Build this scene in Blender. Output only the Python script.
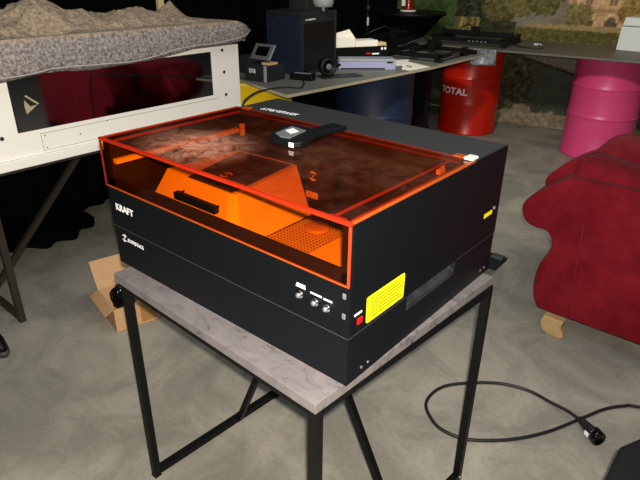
import bpy, math, random
import numpy as np
from mathutils import Vector, Matrix, noise as mnoise

random.seed(7)
for o in list(bpy.data.objects): bpy.data.objects.remove(o)
SC = bpy.context.scene
COL = SC.collection

# ------------------------------------------------------------------ camera
def rz(a): return Matrix.Rotation(a, 4, 'Z')
def rx(a): return Matrix.Rotation(a, 4, 'X')
cam_d = bpy.data.cameras.new('camera'); cam = bpy.data.objects.new('camera', cam_d); COL.objects.link(cam)
cam_d.sensor_width = 36; cam_d.lens = 563.73 / 640 * 36; cam_d.clip_start = .02
cam.matrix_world = Matrix.Translation((1.302, -.6964, 1.4906)) @ rz(.6970) @ rx(1.1161) @ rz(.0114)
SC.camera = cam

# ------------------------------------------------------------------ world, lights, exposure
SC.view_settings.view_transform = 'Standard'; SC.view_settings.look = 'None'
SC.view_settings.gamma = 1; SC.view_settings.use_curve_mapping = False
SC.view_settings.exposure = 0
W = bpy.data.worlds.new('room_ambient'); SC.world = W; W.use_nodes = True
bg = W.node_tree.nodes['Background']; bg.inputs[0].default_value = (.80, .92, 1.0, 1); bg.inputs[1].default_value = .035

def lamp(name, kind, loc, energy, col, size=.1, target=None, sizey=None):
    d = bpy.data.lights.new(name, kind); d.energy = energy; d.color = col
    if kind == 'AREA':
        d.size = size
        if sizey: d.shape = 'RECTANGLE'; d.size_y = sizey
    else: d.shadow_soft_size = size
    o = bpy.data.objects.new(name, d); COL.objects.link(o); o.location = loc
    if target is not None: o.rotation_euler = (Vector(target) - Vector(loc)).to_track_quat('-Z', 'Y').to_euler()
    return o
# the phone's flash, right beside its lens
lamp('camera_flash', 'POINT', (1.325, -.705, 1.545), 225, (1.0, .93, .84), .012)
# the hall's ceiling lights
lamp('ceiling_light', 'AREA', (.4, 1.2, 3.4), 34, (.86, .95, 1.0), 2.2, (.4, 1.2, 0), 3.0)
sp = lamp('ceiling_spot', 'SPOT', (.55, .2, 2.9), 340, (1.0, .96, .84), .12, (-.45, 4.8, .62)); sp.data.spot_size = math.radians(62); sp.data.spot_blend = .7

# ------------------------------------------------------------------ helpers
class MB:
    def __init__(s): s.v = []; s.f = []; s.m = []; s.sm = []; s.cur = 0; s.smooth = False
    def add(s, vs, fs, T=None):
        n = len(s.v)
        for p in vs:
            p = Vector(p); s.v.append(tuple(T @ p) if T is not None else tuple(p))
        for f in fs: s.f.append(tuple(n + i for i in f)); s.m.append(s.cur); s.sm.append(s.smooth)
    def box(s, a, b, T=None):
        x0, y0, z0 = a; x1, y1, z1 = b
        s.add([(x0,y0,z0),(x1,y0,z0),(x1,y1,z0),(x0,y1,z0),(x0,y0,z1),(x1,y0,z1),(x1,y1,z1),(x0,y1,z1)],
              [(0,3,2,1),(4,5,6,7),(0,1,5,4),(1,2,6,5),(2,3,7,6),(3,0,4,7)], T)
    def prism(s, pts, axis, a, b, T=None):
        # outline pts (2D) extruded along axis from a to b
        n = len(pts)
        def mk(p, t):
            if axis == 'x': return (t, p[0], p[1])
            if axis == 'y': return (p[0], t, p[1])
            return (p[0], p[1], t)
        ar = sum(pts[i][0]*pts[(i+1)%n][1]-pts[(i+1)%n][0]*pts[i][1] for i in range(n))
        if axis == 'y': ar = -ar
        if (ar < 0): pts = pts[::-1]
        if a > b: a, b = b, a
        vs = [mk(p, a) for p in pts] + [mk(p, b) for p in pts]
        s.add(vs, [tuple(range(n))[::-1], tuple(range(n, 2*n))] + [(i, (i+1)%n, n+(i+1)%n, n+i) for i in range(n)], T)
    def hexa(s, p):  # 8 corners: bottom ring 4, top ring 4
        s.add(p, [(0,3,2,1),(4,5,6,7),(0,1,5,4),(1,2,6,5),(2,3,7,6),(3,0,4,7)])
    def lathe(s, prof, seg=40, T=None, cap=True):
        vs = []; fs = []; k = len(prof)
        for i in range(seg):
            a = 2*math.pi*i/seg
            for r, z in prof: vs.append((r*math.cos(a), r*math.sin(a), z))
        for i in range(seg):
            j = (i+1) % seg
            for q in range(k-1): fs.append((i*k+q, j*k+q, j*k+q+1, i*k+q+1))
        if cap:
            fs.append(tuple(i*k for i in range(seg))[::-1]); fs.append(tuple(i*k+k-1 for i in range(seg)))
        s.add(vs, fs, T)
    def tube(s, path, r, seg=10, T=None):
        path = [Vector(p) for p in path]; n = len(path); vs = []; fs = []
        up = None
        for i, p in enumerate(path):
            d = (path[min(i+1, n-1)] - path[max(i-1, 0)]).normalized()
            if up is None: up = d.orthogonal().normalized()
            up = (up - d * up.dot(d)).normalized(); w = d.cross(up)
            rr = r[i] if isinstance(r, (list, tuple)) else r
            for k in range(seg):
                a = 2*math.pi*k/seg; vs.append(p + (up*math.cos(a) + w*math.sin(a))*rr)
        for i in range(n-1):
            for k in range(seg):
                fs.append((i*seg+k, i*seg+(k+1)%seg, (i+1)*seg+(k+1)%seg, (i+1)*seg+k))
        fs.append(tuple(range(seg))[::-1]); fs.append(tuple((n-1)*seg+k for k in range(seg)))
        s.add(vs, fs, T)
    def bar(s, a, b, w, h=None):  # square section bar between two points
        a = Vector(a); b = Vector(b); d = b - a; L = d.length
        q = d.to_track_quat('Z', 'Y').to_matrix().to_4x4(); h = h or w
        s.box((-w/2, -h/2, 0), (w/2, h/2, L), Matrix.Translation(a) @ q)
    def grid(s, fn, nu, nv):
        vs = [fn(i/nu, j/nv) for j in range(nv+1) for i in range(nu+1)]
        s.add(vs, [(j*(nu+1)+i, j*(nu+1)+i+1, (j+1)*(nu+1)+i+1, (j+1)*(nu+1)+i) for j in range(nv) for i in range(nu)])
    def ball(s, c, r, seg=16, rings=10, T=None):
        c = Vector(c); r = (r, r, r) if not isinstance(r, (list, tuple)) else r
        prof = [(max(1e-4, math.sin(math.pi*i/rings)), -math.cos(math.pi*i/rings)) for i in range(rings+1)]
        M = Matrix.Translation(c) @ Matrix.Diagonal((r[0], r[1], r[2], 1))
        s.lathe(prof, seg, (T @ M) if T is not None else M)
def L0(o):
    v = Vector((0,0,0))
    while o is not None: v += Vector(o.location); o = o.parent
    return v
def build(name, mb, mats, parent=None, bevel=0, subsurf=0, origin=None, seg=2, solid=0):
    if not isinstance(mats, (list, tuple)): mats = [mats]
    if parent is not None: off = L0(parent)
    else:
        if origin is None:
            a = np.array(mb.v); origin = ((a[:,0].min()+a[:,0].max())/2, (a[:,1].min()+a[:,1].max())/2, a[:,2].min())
        off = Vector(origin)
    me = bpy.data.meshes.new(name)
    me.from_pydata([tuple(Vector(p) - off) for p in mb.v], [], mb.f)
    for m in mats: me.materials.append(m)
    me.polygons.foreach_set('material_index', mb.m); me.polygons.foreach_set('use_smooth', mb.sm); me.update()
    o = bpy.data.objects.new(name, me); COL.objects.link(o)
    if parent is not None: o.parent = parent
    else: o.location = off
    if solid:
        m = o.modifiers.new('thickness', 'SOLIDIFY'); m.thickness = solid; m.offset = 0
    if bevel:
        m = o.modifiers.new('bevel', 'BEVEL'); m.width = bevel; m.segments = seg; m.limit_method = 'ANGLE'; m.angle_limit = math.radians(40)
    if subsurf:
        m = o.modifiers.new('subsurf', 'SUBSURF'); m.levels = subsurf; m.render_levels = subsurf
    return o
def tag(o, label=None, cat=None, group=None, kind=None):
    if label: o['label'] = label
    if cat: o['category'] = cat
    if group: o['group'] = group
    if kind: o['kind'] = kind
    return o
def thing(name, loc, label, cat, group=None):
    o = bpy.data.objects.new(name, None); COL.objects.link(o); o.location = loc; o.empty_display_size = .05
    return tag(o, label, cat, group)
def struct(name, mb, mat, **k):
    o = build(name, mb, mat, **k); o['kind'] = 'structure'; return o

def lin(c): return tuple(((x/255)/12.92 if x/255 <= .04045 else ((x/255+.055)/1.055)**2.4) for x in c)
def mat(name, rgb, rough=.6, metal=0, spec=.5, noise=None, bump=None, sheen=0, coat=0):
    m = bpy.data.materials.new(name); m.use_nodes = True; nt = m.node_tree; b = nt.nodes['Principled BSDF']
    c = lin(rgb); b.inputs['Base Color'].default_value = (*c, 1); b.inputs['Roughness'].default_value = rough
    b.inputs['Metallic'].default_value = metal; b.inputs['Specular IOR Level'].default_value = spec
    b.inputs['Sheen Weight'].default_value = sheen; b.inputs['Coat Weight'].default_value = coat
    tc = nt.nodes.new('ShaderNodeTexCoord')
    if noise:  # (scale, detail, rgb2, lo, hi)
        n = nt.nodes.new('ShaderNodeTexNoise'); n.inputs['Scale'].default_value = noise[0]; n.inputs['Detail'].default_value = noise[1]; n.inputs['Roughness'].default_value = .6
        nt.links.new(tc.outputs['Object'], n.inputs['Vector'])
        r = nt.nodes.new('ShaderNodeValToRGB'); r.color_ramp.elements[0].position = noise[3]; r.color_ramp.elements[1].position = noise[4]
        r.color_ramp.elements[0].color = (*c, 1); r.color_ramp.elements[1].color = (*lin(noise[2]), 1)
        nt.links.new(n.outputs['Fac'], r.inputs['Fac']); nt.links.new(r.outputs['Color'], b.inputs['Base Color'])
    if bump:  # (scale, strength, distance)
        n = nt.nodes.new('ShaderNodeTexNoise'); n.inputs['Scale'].default_value = bump[0]; n.inputs['Detail'].default_value = 6
        nt.links.new(tc.outputs['Object'], n.inputs['Vector'])
        q = nt.nodes.new('ShaderNodeBump'); q.inputs['Strength'].default_value = bump[1]; q.inputs['Distance'].default_value = bump[2]
        nt.links.new(n.outputs['Fac'], q.inputs['Height']); nt.links.new(q.outputs['Normal'], b.inputs['Normal'])
    return m
M = {}
M['black_metal'] = mat('black_powder_coat', (11, 15, 18), .45, 0, .2, bump=(900, .15, .0004))
M['black_metal2'] = mat('black_powder_coat_tray', (13, 16, 19), .45, 0, .22, bump=(900, .15, .0004))
M['leg_black'] = mat('black_steel', (11, 11, 11), .5, 0, .2)
M['leg_dark'] = mat('dark_steel', (50, 44, 38), .5, 0, .25)
M['black'] = mat('black_plastic', (8, 8, 9), .5, 0, .2)
M['black_gloss'] = mat('glossy_black', (8, 8, 9), .08)
M['black_cloth'] = mat('black_cloth', (7, 7, 7), .95, 0, .05)
M['bag_cloth'] = mat('bag_nylon', (18, 18, 19), .75, 0, .2, bump=(25, .3, .01))
M['white'] = mat('white_paint', (252, 248, 238), .38)
M['white2'] = mat('white_plastic', (225, 220, 205), .5)
M['whitebox'] = mat('pale_plastic', (215, 218, 212), .5)
M['silver'] = mat('silver', (190, 190, 190), .35, .8)
M['chrome'] = mat('chrome', (225, 225, 225), .12, 1)
M['grey'] = mat('grey_plastic', (105, 108, 110), .5)
M['lgrey'] = mat('light_grey_plastic', (150, 152, 152), .45)
M['dgrey'] = mat('dark_grey_plastic', (40, 42, 44), .45, 0, .3)
M['navy'] = mat('navy_grey_panel', (34, 44, 62), .5, 0, .3)
M['lavender'] = mat('lavender_plastic', (146, 150, 182), .5)
M['yellow'] = mat('yellow_sticker', (250, 236, 10), .5)
M['ink'] = mat('dark_ink', (40, 38, 10), .6)
M['white_ink'] = mat('white_ink', (245, 245, 245), .5)
M['red_plastic'] = mat('red_plastic', (215, 20, 22), .3)
M['wood'] = mat('beech_wood', (186, 158, 110), .45, noise=(14, 3, (160, 130, 88), .3, .8))
M['wood_pale'] = mat('pale_wood', (214, 190, 140), .5)
M['velvet'] = mat('red_velvet', (104, 18, 28), .9, 0, .04, noise=(9, 5, (134, 30, 40), .35, .75), bump=(160, .25, .002), sheen=.03)
M['card'] = mat('cardboard', (216, 170, 124), .8, noise=(30, 4, (202, 156, 112), .3, .8))
M['card_in'] = mat('cardboard_side', (190, 150, 108), .85)
M['tape'] = mat('brown_packing_tape', (178, 128, 72), .35)
M['rubber'] = mat('black_rubber', (22, 22, 22), .5)
M['paper'] = mat('paper', (248, 240, 222), .7)
M['bottle'] = mat('copper_glass', (120, 40, 18), .2, .4)
M['drum_red'] = mat('red_drum_paint', (205, 34, 12), .32, noise=(5, 4, (184, 28, 12), .35, .8))
M['drum_pink'] = mat('pink_drum_paint', (222, 74, 128), .36, noise=(4, 4, (204, 64, 114), .35, .8))
M['drum_blue'] = mat('blue_drum_paint', (20, 32, 58), .5, noise=(4, 4, (28, 44, 74), .35, .8))
M['drum_yellow'] = mat('yellow_drum_paint', (240, 200, 10), .4, noise=(6, 3, (214, 194, 14), .45, .8))
M['laminate'] = mat('grey_board', (120, 118, 108), .55, noise=(12, 5, (104, 102, 94), .3, .8))
M['board_edge'] = mat('board_edge', (176, 166, 136), .6)
M['foil'] = mat('silver_sheet', (150, 152, 160), .35, .3, noise=(18, 3, (80, 84, 92), .4, .65))
M['in_orange'] = mat('cream_housing', (232, 226, 216), .5)
M['in_dark'] = mat('dark_bed', (60, 50, 44), .5, .2, noise=(30, 6, (112, 92, 80), .5, .8))
M['in_black'] = mat('inner_black', (26, 25, 24), .6)
M['smoke'] = mat('smoked_window', (64, 52, 48), .3)

# concrete floor
def floor_mat():
    m = bpy.data.materials.new('worn_concrete'); m.use_nodes = True; nt = m.node_tree; b = nt.nodes['Principled BSDF']
    tc = nt.nodes.new('ShaderNodeTexCoord')
    def nz(scale, det, rough=.6, vec=None, dist=0):
        n = nt.nodes.new('ShaderNodeTexNoise'); n.inputs['Scale'].default_value = scale; n.inputs['Detail'].default_value = det
        n.inputs['Roughness'].default_value = rough; n.inputs['Distortion'].default_value = dist
        nt.links.new(vec or tc.outputs['Object'], n.inputs['Vector']); return n.outputs['Fac']
    def ramp(f, p0, c0, p1, c1):
        r = nt.nodes.new('ShaderNodeValToRGB'); r.color_ramp.elements[0].position = p0; r.color_ramp.elements[1].position = p1
        r.color_ramp.elements[0].color = (*c0, 1); r.color_ramp.elements[1].color = (*c1, 1); nt.links.new(f, r.inputs['Fac']); return r.outputs['Color']
    def mix(mode, fac, a, c):
        x = nt.nodes.new('ShaderNodeMix'); x.data_type = 'RGBA'; x.blend_type = mode
        if isinstance(fac, float): x.inputs['Factor'].default_value = fac
        else: nt.links.new(fac, x.inputs['Factor'])
        nt.links.new(a, x.inputs['A']); nt.links.new(c, x.inputs['B']); return x.outputs['Result']
    base = ramp(nz(1.1, 5), .3, lin((156, 151, 138)), .75, lin((174, 167, 151)))
    blot = ramp(nz(2.6, 6, .7, dist=.6),   .42, (.66, .68, .69), .60, (1, 1, 1))
    c = mix('MULTIPLY', 1.0, base, blot)
    mp = nt.nodes.new('ShaderNodeMapping'); mp.inputs['Scale'].default_value = (3, 8, 1); mp.inputs['Rotation'].default_value = (0, 0, .5)
    nt.links.new(tc.outputs['Object'], mp.inputs['Vector'])
    st = ramp(nz(2.2, 8, .75, mp.outputs['Vector'], .4), .27, (.62, .60, .58), .38, (1, 1, 1))
    c = mix('MULTIPLY', .75, c, st)
    fine = ramp(nz(60, 6, .7), .3, (.86, .86, .86), .7, (1.05, 1.05, 1.05))
    c = mix('MULTIPLY', 1.0, c, fine)
    vo = nt.nodes.new('ShaderNodeTexVoronoi'); vo.inputs['Scale'].default_value = 7; nt.links.new(tc.outputs['Object'], vo.inputs['Vector'])
    sp = ramp(vo.outputs['Distance'], .012, (.45, .43, .40), .03, (1, 1, 1))
    c = mix('MULTIPLY', .8, c, sp)
    nt.links.new(c, b.inputs['Base Color']); b.inputs['Roughness'].default_value = .55; b.inputs['Specular IOR Level'].default_value = .3
    bp = nt.nodes.new('ShaderNodeBump'); bp.inputs['Strength'].default_value = .25; bp.inputs['Distance'].default_value = .004
    nt.links.new(nz(40, 8, .7), bp.inputs['Height']); nt.links.new(bp.outputs['Normal'], b.inputs['Normal'])
    return m
M['floor'] = floor_mat()

def slate_mat():
    m = mat('grey_slate_laminate', (150, 144, 142), .42)
    nt = m.node_tree; b = nt.nodes['Principled BSDF']; tc = nt.nodes.new('ShaderNodeTexCoord')
    mp = nt.nodes.new('ShaderNodeMapping'); mp.inputs['Scale'].default_value = (9, 16, 12); mp.inputs['Rotation'].default_value = (0, 0, -.25)
    nt.links.new(tc.outputs['Object'], mp.inputs['Vector'])
    n = nt.nodes.new('ShaderNodeTexNoise'); n.inputs['Scale'].default_value = 1.3; n.inputs['Detail'].default_value = 10; n.inputs['Roughness'].default_value = .8; n.inputs['Distortion'].default_value = .7
    nt.links.new(mp.outputs['Vector'], n.inputs['Vector'])
    r = nt.nodes.new('ShaderNodeValToRGB'); e = r.color_ramp.elements; e[0].position = .35; e[0].color = (*lin((52, 50, 53)), 1); e[1].position = .62; e[1].color = (*lin((128, 122, 121)), 1)
    k = e.new(.44); k.color = (*lin((112, 107, 107)), 1)
    nt.links.new(n.outputs['Fac'], r.inputs['Fac']); nt.links.new(r.outputs['Color'], b.inputs['Base Color'])
    return m
M['slate'] = slate_mat()

def felt_mat():
    m = mat('grey_stone_felt', (130, 122, 122), .95, 0, .1, bump=(140, .6, .006))
    nt = m.node_tree; b = nt.nodes['Principled BSDF']; tc = nt.nodes.new('ShaderNodeTexCoord'); ge = nt.nodes.new('ShaderNodeNewGeometry')
    n = nt.nodes.new('ShaderNodeTexNoise'); n.inputs['Scale'].default_value = 75; n.inputs['Detail'].default_value = 5; n.inputs['Roughness'].default_value = .75
    nt.links.new(tc.outputs['Object'], n.inputs['Vector'])
    r = nt.nodes.new('ShaderNodeValToRGB'); e = r.color_ramp.elements; e[0].position = .36; e[0].color = (*lin((88, 80, 78)), 1); e[1].position = .66; e[1].color = (*lin((188, 178, 172)), 1)
    nt.links.new(n.outputs['Fac'], r.inputs['Fac'])
    r2 = nt.nodes.new('ShaderNodeValToRGB'); e = r2.color_ramp.elements; e[0].position = .3; e[0].color = (*lin((104, 88, 74)), 1); e[1].position = .68; e[1].color = (*lin((204, 180, 152)), 1)
    nt.links.new(n.outputs['Fac'], r2.inputs['Fac'])
    # tan dye lies on the raised relief, grey on the border (by height on the model)
    sx = nt.nodes.new('ShaderNodeSeparateXYZ'); nt.links.new(tc.outputs['Object'], sx.inputs[0])
    n2 = nt.nodes.new('ShaderNodeTexNoise'); n2.inputs['Scale'].default_value = 7; nt.links.new(tc.outputs['Object'], n2.inputs['Vector'])
    ad = nt.nodes.new('ShaderNodeMath'); ad.operation = 'MULTIPLY_ADD'; ad.inputs[1].default_value = .06; nt.links.new(n2.outputs['Fac'], ad.inputs[0]); nt.links.new(sx.outputs['Z'], ad.inputs[2])
    mr = nt.nodes.new('ShaderNodeMapRange'); mr.inputs['From Min'].default_value = .172; mr.inputs['From Max'].default_value = .192; nt.links.new(ad.outputs[0], mr.inputs['Value'])
    x = nt.nodes.new('ShaderNodeMix'); x.data_type = 'RGBA'; nt.links.new(mr.outputs[0], x.inputs['Factor']); nt.links.new(r.outputs['Color'], x.inputs['A']); nt.links.new(r2.outputs['Color'], x.inputs['B'])
    nt.links.new(x.outputs['Result'], b.inputs['Base Color'])
    return m
M['felt'] = felt_mat()
M['felt_edge'] = mat('pale_felt_edge', (190, 186, 184), .9)

def acrylic(name, tint, dust, gloss_rough=.03, glare_spots=()):
    m = bpy.data.materials.new(name); m.use_nodes = True; nt = m.node_tree; nt.nodes.remove(nt.nodes['Principled BSDF'])
    out = nt.nodes['Material Output']
    t = nt.nodes.new('ShaderNodeBsdfTransparent'); t.inputs[0].default_value = (*tint, 1)
    g = nt.nodes.new('ShaderNodeBsdfGlossy'); g.inputs['Color'].default_value = (1, .86, .78, 1); g.inputs['Roughness'].default_value = gloss_rough
    fr = nt.nodes.new('ShaderNodeFresnel'); fr.inputs['IOR'].default_value = 1.45
    ge = nt.nodes.new('ShaderNodeNewGeometry'); iv = nt.nodes.new('ShaderNodeMath'); iv.operation = 'SUBTRACT'; iv.inputs[0].default_value = 1; nt.links.new(ge.outputs['Backfacing'], iv.inputs[1])
    fm = nt.nodes.new('ShaderNodeMath'); fm.operation = 'MULTIPLY'; nt.links.new(fr.outputs[0], fm.inputs[0]); nt.links.new(iv.outputs[0], fm.inputs[1])
    mx = nt.nodes.new('ShaderNodeMixShader'); nt.links.new(fm.outputs[0], mx.inputs[0]); nt.links.new(t.outputs[0], mx.inputs[1]); nt.links.new(g.outputs[0], mx.inputs[2])
    res = mx
    if dust:
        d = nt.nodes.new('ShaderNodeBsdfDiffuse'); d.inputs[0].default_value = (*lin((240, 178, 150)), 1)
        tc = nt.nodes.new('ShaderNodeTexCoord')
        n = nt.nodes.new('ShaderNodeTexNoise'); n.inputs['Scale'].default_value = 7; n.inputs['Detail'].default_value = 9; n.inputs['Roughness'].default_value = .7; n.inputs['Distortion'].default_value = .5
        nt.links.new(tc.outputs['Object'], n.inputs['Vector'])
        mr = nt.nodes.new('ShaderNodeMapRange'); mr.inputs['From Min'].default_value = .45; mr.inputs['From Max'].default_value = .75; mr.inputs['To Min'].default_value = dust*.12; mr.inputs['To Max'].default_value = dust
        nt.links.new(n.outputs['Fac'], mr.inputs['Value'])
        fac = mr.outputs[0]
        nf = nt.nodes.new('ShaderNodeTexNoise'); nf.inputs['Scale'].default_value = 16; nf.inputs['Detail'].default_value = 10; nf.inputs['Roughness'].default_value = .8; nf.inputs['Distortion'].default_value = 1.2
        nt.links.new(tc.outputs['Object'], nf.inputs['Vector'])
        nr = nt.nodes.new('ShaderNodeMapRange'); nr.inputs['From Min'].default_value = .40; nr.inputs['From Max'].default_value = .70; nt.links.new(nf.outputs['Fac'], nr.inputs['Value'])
        for (c, rad, amt) in glare_spots:   # pale diffuse patches paint flash glare and reflection onto the dusty sheet
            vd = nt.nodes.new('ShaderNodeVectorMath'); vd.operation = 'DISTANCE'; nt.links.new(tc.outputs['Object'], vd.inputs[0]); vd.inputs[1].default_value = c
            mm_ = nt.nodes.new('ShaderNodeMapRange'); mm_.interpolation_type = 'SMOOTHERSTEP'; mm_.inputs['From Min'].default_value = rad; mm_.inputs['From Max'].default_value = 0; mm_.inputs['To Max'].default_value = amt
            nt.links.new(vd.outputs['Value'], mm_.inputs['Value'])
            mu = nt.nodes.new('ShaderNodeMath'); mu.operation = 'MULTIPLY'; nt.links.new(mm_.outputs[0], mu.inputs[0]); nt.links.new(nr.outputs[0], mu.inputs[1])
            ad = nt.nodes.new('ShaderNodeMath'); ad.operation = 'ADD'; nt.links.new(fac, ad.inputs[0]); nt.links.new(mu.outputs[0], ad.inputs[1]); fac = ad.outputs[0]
        m2 = nt.nodes.new('ShaderNodeMixShader'); nt.links.new(fac, m2.inputs[0]); nt.links.new(mx.outputs[0], m2.inputs[1]); nt.links.new(d.outputs[0], m2.inputs[2]); res = m2
    nt.links.new(res.outputs[0], out.inputs['Surface']); return m
M['acrylic'] = acrylic('orange_acrylic_front', (.96, .60, .13), 0)
M['acrylic_top'] = acrylic('orange_acrylic_top', (.88, .50, .15), .035, glare_spots=[((-.150, -.205, .345), .19, .80), ((.13, -.09, .345), .20, .05), ((.33, -.07, .345), .16, .05), ((-.28, -.20, .345), .14, .22)])
def edge_mat(name, rgb):
    m = mat(name, rgb, .25); b = m.node_tree.nodes['Principled BSDF']; b.inputs['Subsurface Weight'].default_value = 0; return m
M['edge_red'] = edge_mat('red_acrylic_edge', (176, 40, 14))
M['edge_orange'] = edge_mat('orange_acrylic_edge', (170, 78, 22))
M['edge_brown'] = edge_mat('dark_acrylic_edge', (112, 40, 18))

# lettering turned into solid mesh
def text_mesh(txt, size, depth=.0006, bold=0.0, sx=1.0, spacing=1.0):
    cu = bpy.data.curves.new('t', 'FONT'); cu.body = txt; cu.size = size; cu.extrude = depth/2; cu.offset = bold; cu.space_character = spacing
    cu.resolution_u = 3
    o = bpy.data.objects.new('t', cu); COL.objects.link(o); bpy.context.view_layer.update()
    dg = bpy.context.evaluated_depsgraph_get(); me = bpy.data.meshes.new_from_object(o.evaluated_get(dg))
    vs = [Vector((v.co.x*sx, v.co.y, v.co.z)) for v in me.vertices]; fs = [tuple(p.vertices) for p in me.polygons]
    bpy.data.objects.remove(o); bpy.data.curves.remove(cu); bpy.data.meshes.remove(me)
    return vs, fs
def put_text(name, txt, T, width, height, m, parent, bold=.0, depth=.001, spacing=1.0):
    vs, fs = text_mesh(txt, 1.0, .01, bold, 1, spacing)
    x0 = min(v.x for v in vs); x1 = max(v.x for v in vs); y0 = min(v.y for v in vs); y1 = max(v.y for v in vs)
    mb = MB(); mb.add([((v.x-x0)/(x1-x0)*width, (v.y-y0)/(y1-y0)*height, v.z/.01*depth) for v in vs], fs, T)
    return build(name, mb, m, parent)
def frame(o, xa, ya):  # local frame from origin + x axis + y axis
    xa = Vector(xa).normalized(); ya = Vector(ya).normalized(); za = xa.cross(ya)
    return Matrix(((xa.x, ya.x, za.x, o[0]), (xa.y, ya.y, za.y, o[1]), (xa.z, ya.z, za.z, o[2]), (0, 0, 0, 1)))

# ================================================================== the hall
mb = MB(); mb.box((-5, -4, -.1), (6, 8, 0)); struct('floor', mb, M['floor'], origin=(0, 0, -.1))
def wall_line(x): return 4.93 + (x + 2.4) * .18 - .083
mb = MB(); mb.cur = 0
u = Vector((1, .18, 0)).normalized(); nrm = Vector((-u.y, u.x, 0))
MT = Matrix(((u.x, nrm.x, 0, -2.4), (u.y, nrm.y, 0, wall_line(-2.4)), (0, 0, 1, 0), (0, 0, 0, 1)))
mb.box((-1.2, .06, 0), (6.5, .2, 3.6), MT); struct('wall_back', mb, mat('dark_wall', (30, 29, 27), .9))
mb = MB(); mb.box((-2.95, -4, 0), (-2.8, 4.75, 3.6)); struct('wall_left', mb, mat('dark_side_wall', (20, 20, 20), .9))

# printed backdrop with an abbey, hedges and trees
def rnd(s, z, sc, seed=0): return mnoise.fractal(Vector((s*sc + seed*17.3, z*sc, seed*5.1)), .9, 2.0, 4)
TREES = [(.93, 1.02, .30, .24, 0), (1.20, 1.12, .17, .15, 1), (1.42, 1.22, .17, .16, 2), (1.62, 1.20, .15, .14, 1), (1.93, 1.10, .13, .10, 2), (2.37, 1.13, .12, .11, 3), (2.6, 1.25, .2, .2, 3), (.72, 1.35, .25, .4, 0), (1.1, 1.5, .3, .3, 0), (3.1, 1.2, .3, .35, 1)]
def print_col(s, z):
    n1 = rnd(s, z, 6, 1); n2 = rnd(s, z, 22, 2); n3 = rnd(s, z, 60, 3)
    c = np.array((118, 112, 100.))  # sky haze
    if z > 2.2: c = np.array((150, 138, 122.)) + n1*20
    # abbey facade
    if s > 1.68 and z > .98 and z < 2.35 + .25*math.sin(s*5) and s < 3.8:
        c = np.array((178, 142, 104.)) + n2*16 + n1*12
        a = (s - 1.70) % .205
        if 1.40 > z > 1.18:                      # tall lancets
            if abs(a - .1) < .028 and z < 1.36: c = np.array((104, 84, 66.)) + n3*10
            if abs(a - .1) < .012: c = np.array((150, 122, 92.))
            if a < .014: c = c*1.1
        if z <= 1.125:                           # low arches
            h = 1.085 - (abs(a - .1)/.055)**2*.05
            if abs(a - .1) < .055 and z < h: c = np.array((92, 78, 62.)) + n2*10
            elif abs(a - .1) < .075 and z < h + .03: c = np.array((196, 160, 120.))
        if 1.125 < z < 1.15: c = np.array((150, 120, 90.))
        if z > 1.5:
            b = (s - 1.7) % .34
            if abs(b - .17) < .05 and 1.62 < z < 2.02 - abs(b-.17)*2: c = np.array((96, 80, 64.))
            if abs(z - 1.5) < .03 or abs(z - 2.15) < .02: c = np.array((146, 116, 88.))
        if s < 1.83 + .02*n1: c = np.array((116, 104, 92.)) + n2*12
    for (ts, tz, rs, rzz, k) in TREES:
        q = ((s-ts)/rs)**2 + ((z-tz)/rzz)**2 + n2*.45 + n1*.3
        if q < 1:
            base = [np.array((44, 48, 32.)), np.array((92, 84, 52.)), np.array((112, 100, 62.)), np.array((132, 106, 60.))][k]
            c = base + n3*26 + n2*22 + (z-tz)/rzz*8
    if z < 1.0 - .02*n1 and s > 1.45 + n2*.05 and z > .955 - (s-1.45)*.01: c = np.array((142, 122, 84.)) + n2*10   # pale lawn
    if z <= .96 + n2*.012 - (s-1.45)*.01 and s > 1.38: c = np.array((86, 80, 44.)) + n2*18 + n3*16                    # hedge
    if z < .83 + n1*.02 and s > 1.3: c = np.array((74, 68, 58.)) + n2*8
    if s <= 1.38 and z < 1.0: c = np.array((52, 54, 36.)) + n2*16 + n3*10
    if .66 < s < 1.0 and .80 < z < 1.02:
        f = max(0, math.sin(s*70 + n1*3)) ; c = np.array((84, 78, 46.)) + f*np.array((60, 48, 26.)) + n3*16
    if s < .75 and z > .6: c = np.array((58, 72, 40.)) + n1*20 + n2*12
    if z < .72:
        c = np.array((60, 62, 54.)) + n1*8                                   # grey green field
        if s < 1.62 + n1*.06 - (.66 - z)*.0 and s > 1.16 and z > .12: c = np.array((58, 54, 38.)) + n3*34 + n2*20
        if s <= 1.16: c = np.array((40, 46, 30.)) + n2*14
        if z > .55 + (2.0 - s)*.25 and s > 1.48: c = np.array((92, 86, 74.)) + n3*12
        if abs(z - (.55 + (2.0 - s)*.25)) < .012 and s > 1.48: c = np.array((34, 34, 30.))
        if z < .16 + n1*.06 + .04*math.sin(s*9) and s > 1.1: c = np.array((112, 102, 84.)) + n2*24
    c = c * (1.18 if z > .85 else 1.25)
    return np.clip(c, 8, 250)
ns, nz_ = 300, 240; SW, SH = 5.6, 2.9
mb = MB(); mb.grid(lambda a, b: MT @ Vector((.02 + a*SW, .012*math.sin(a*40) * 1.0, .005 + b*SH)), ns, nz_)
mural = build('backdrop', mb, None or M['black'], origin=tuple(MT @ Vector((2.8, 0, 0))))
me = mural.data; ca = me.color_attributes.new('print', 'FLOAT_COLOR', 'POINT')
buf = np.ones((len(me.vertices), 4), dtype=np.float32)
def mural_s(i): return .02 + (i/ns)*SW
k = 0
for j in range(nz_+1):
    for i in range(ns+1):
        buf[k, :3] = lin(print_col(mural_s(i), .005 + j/nz_*SH)); k += 1
ca.data.foreach_set('color', buf.ravel())
mm = mat('printed_cloth', (100, 100, 90), .85, 0, .1); nt = mm.node_tree
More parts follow.
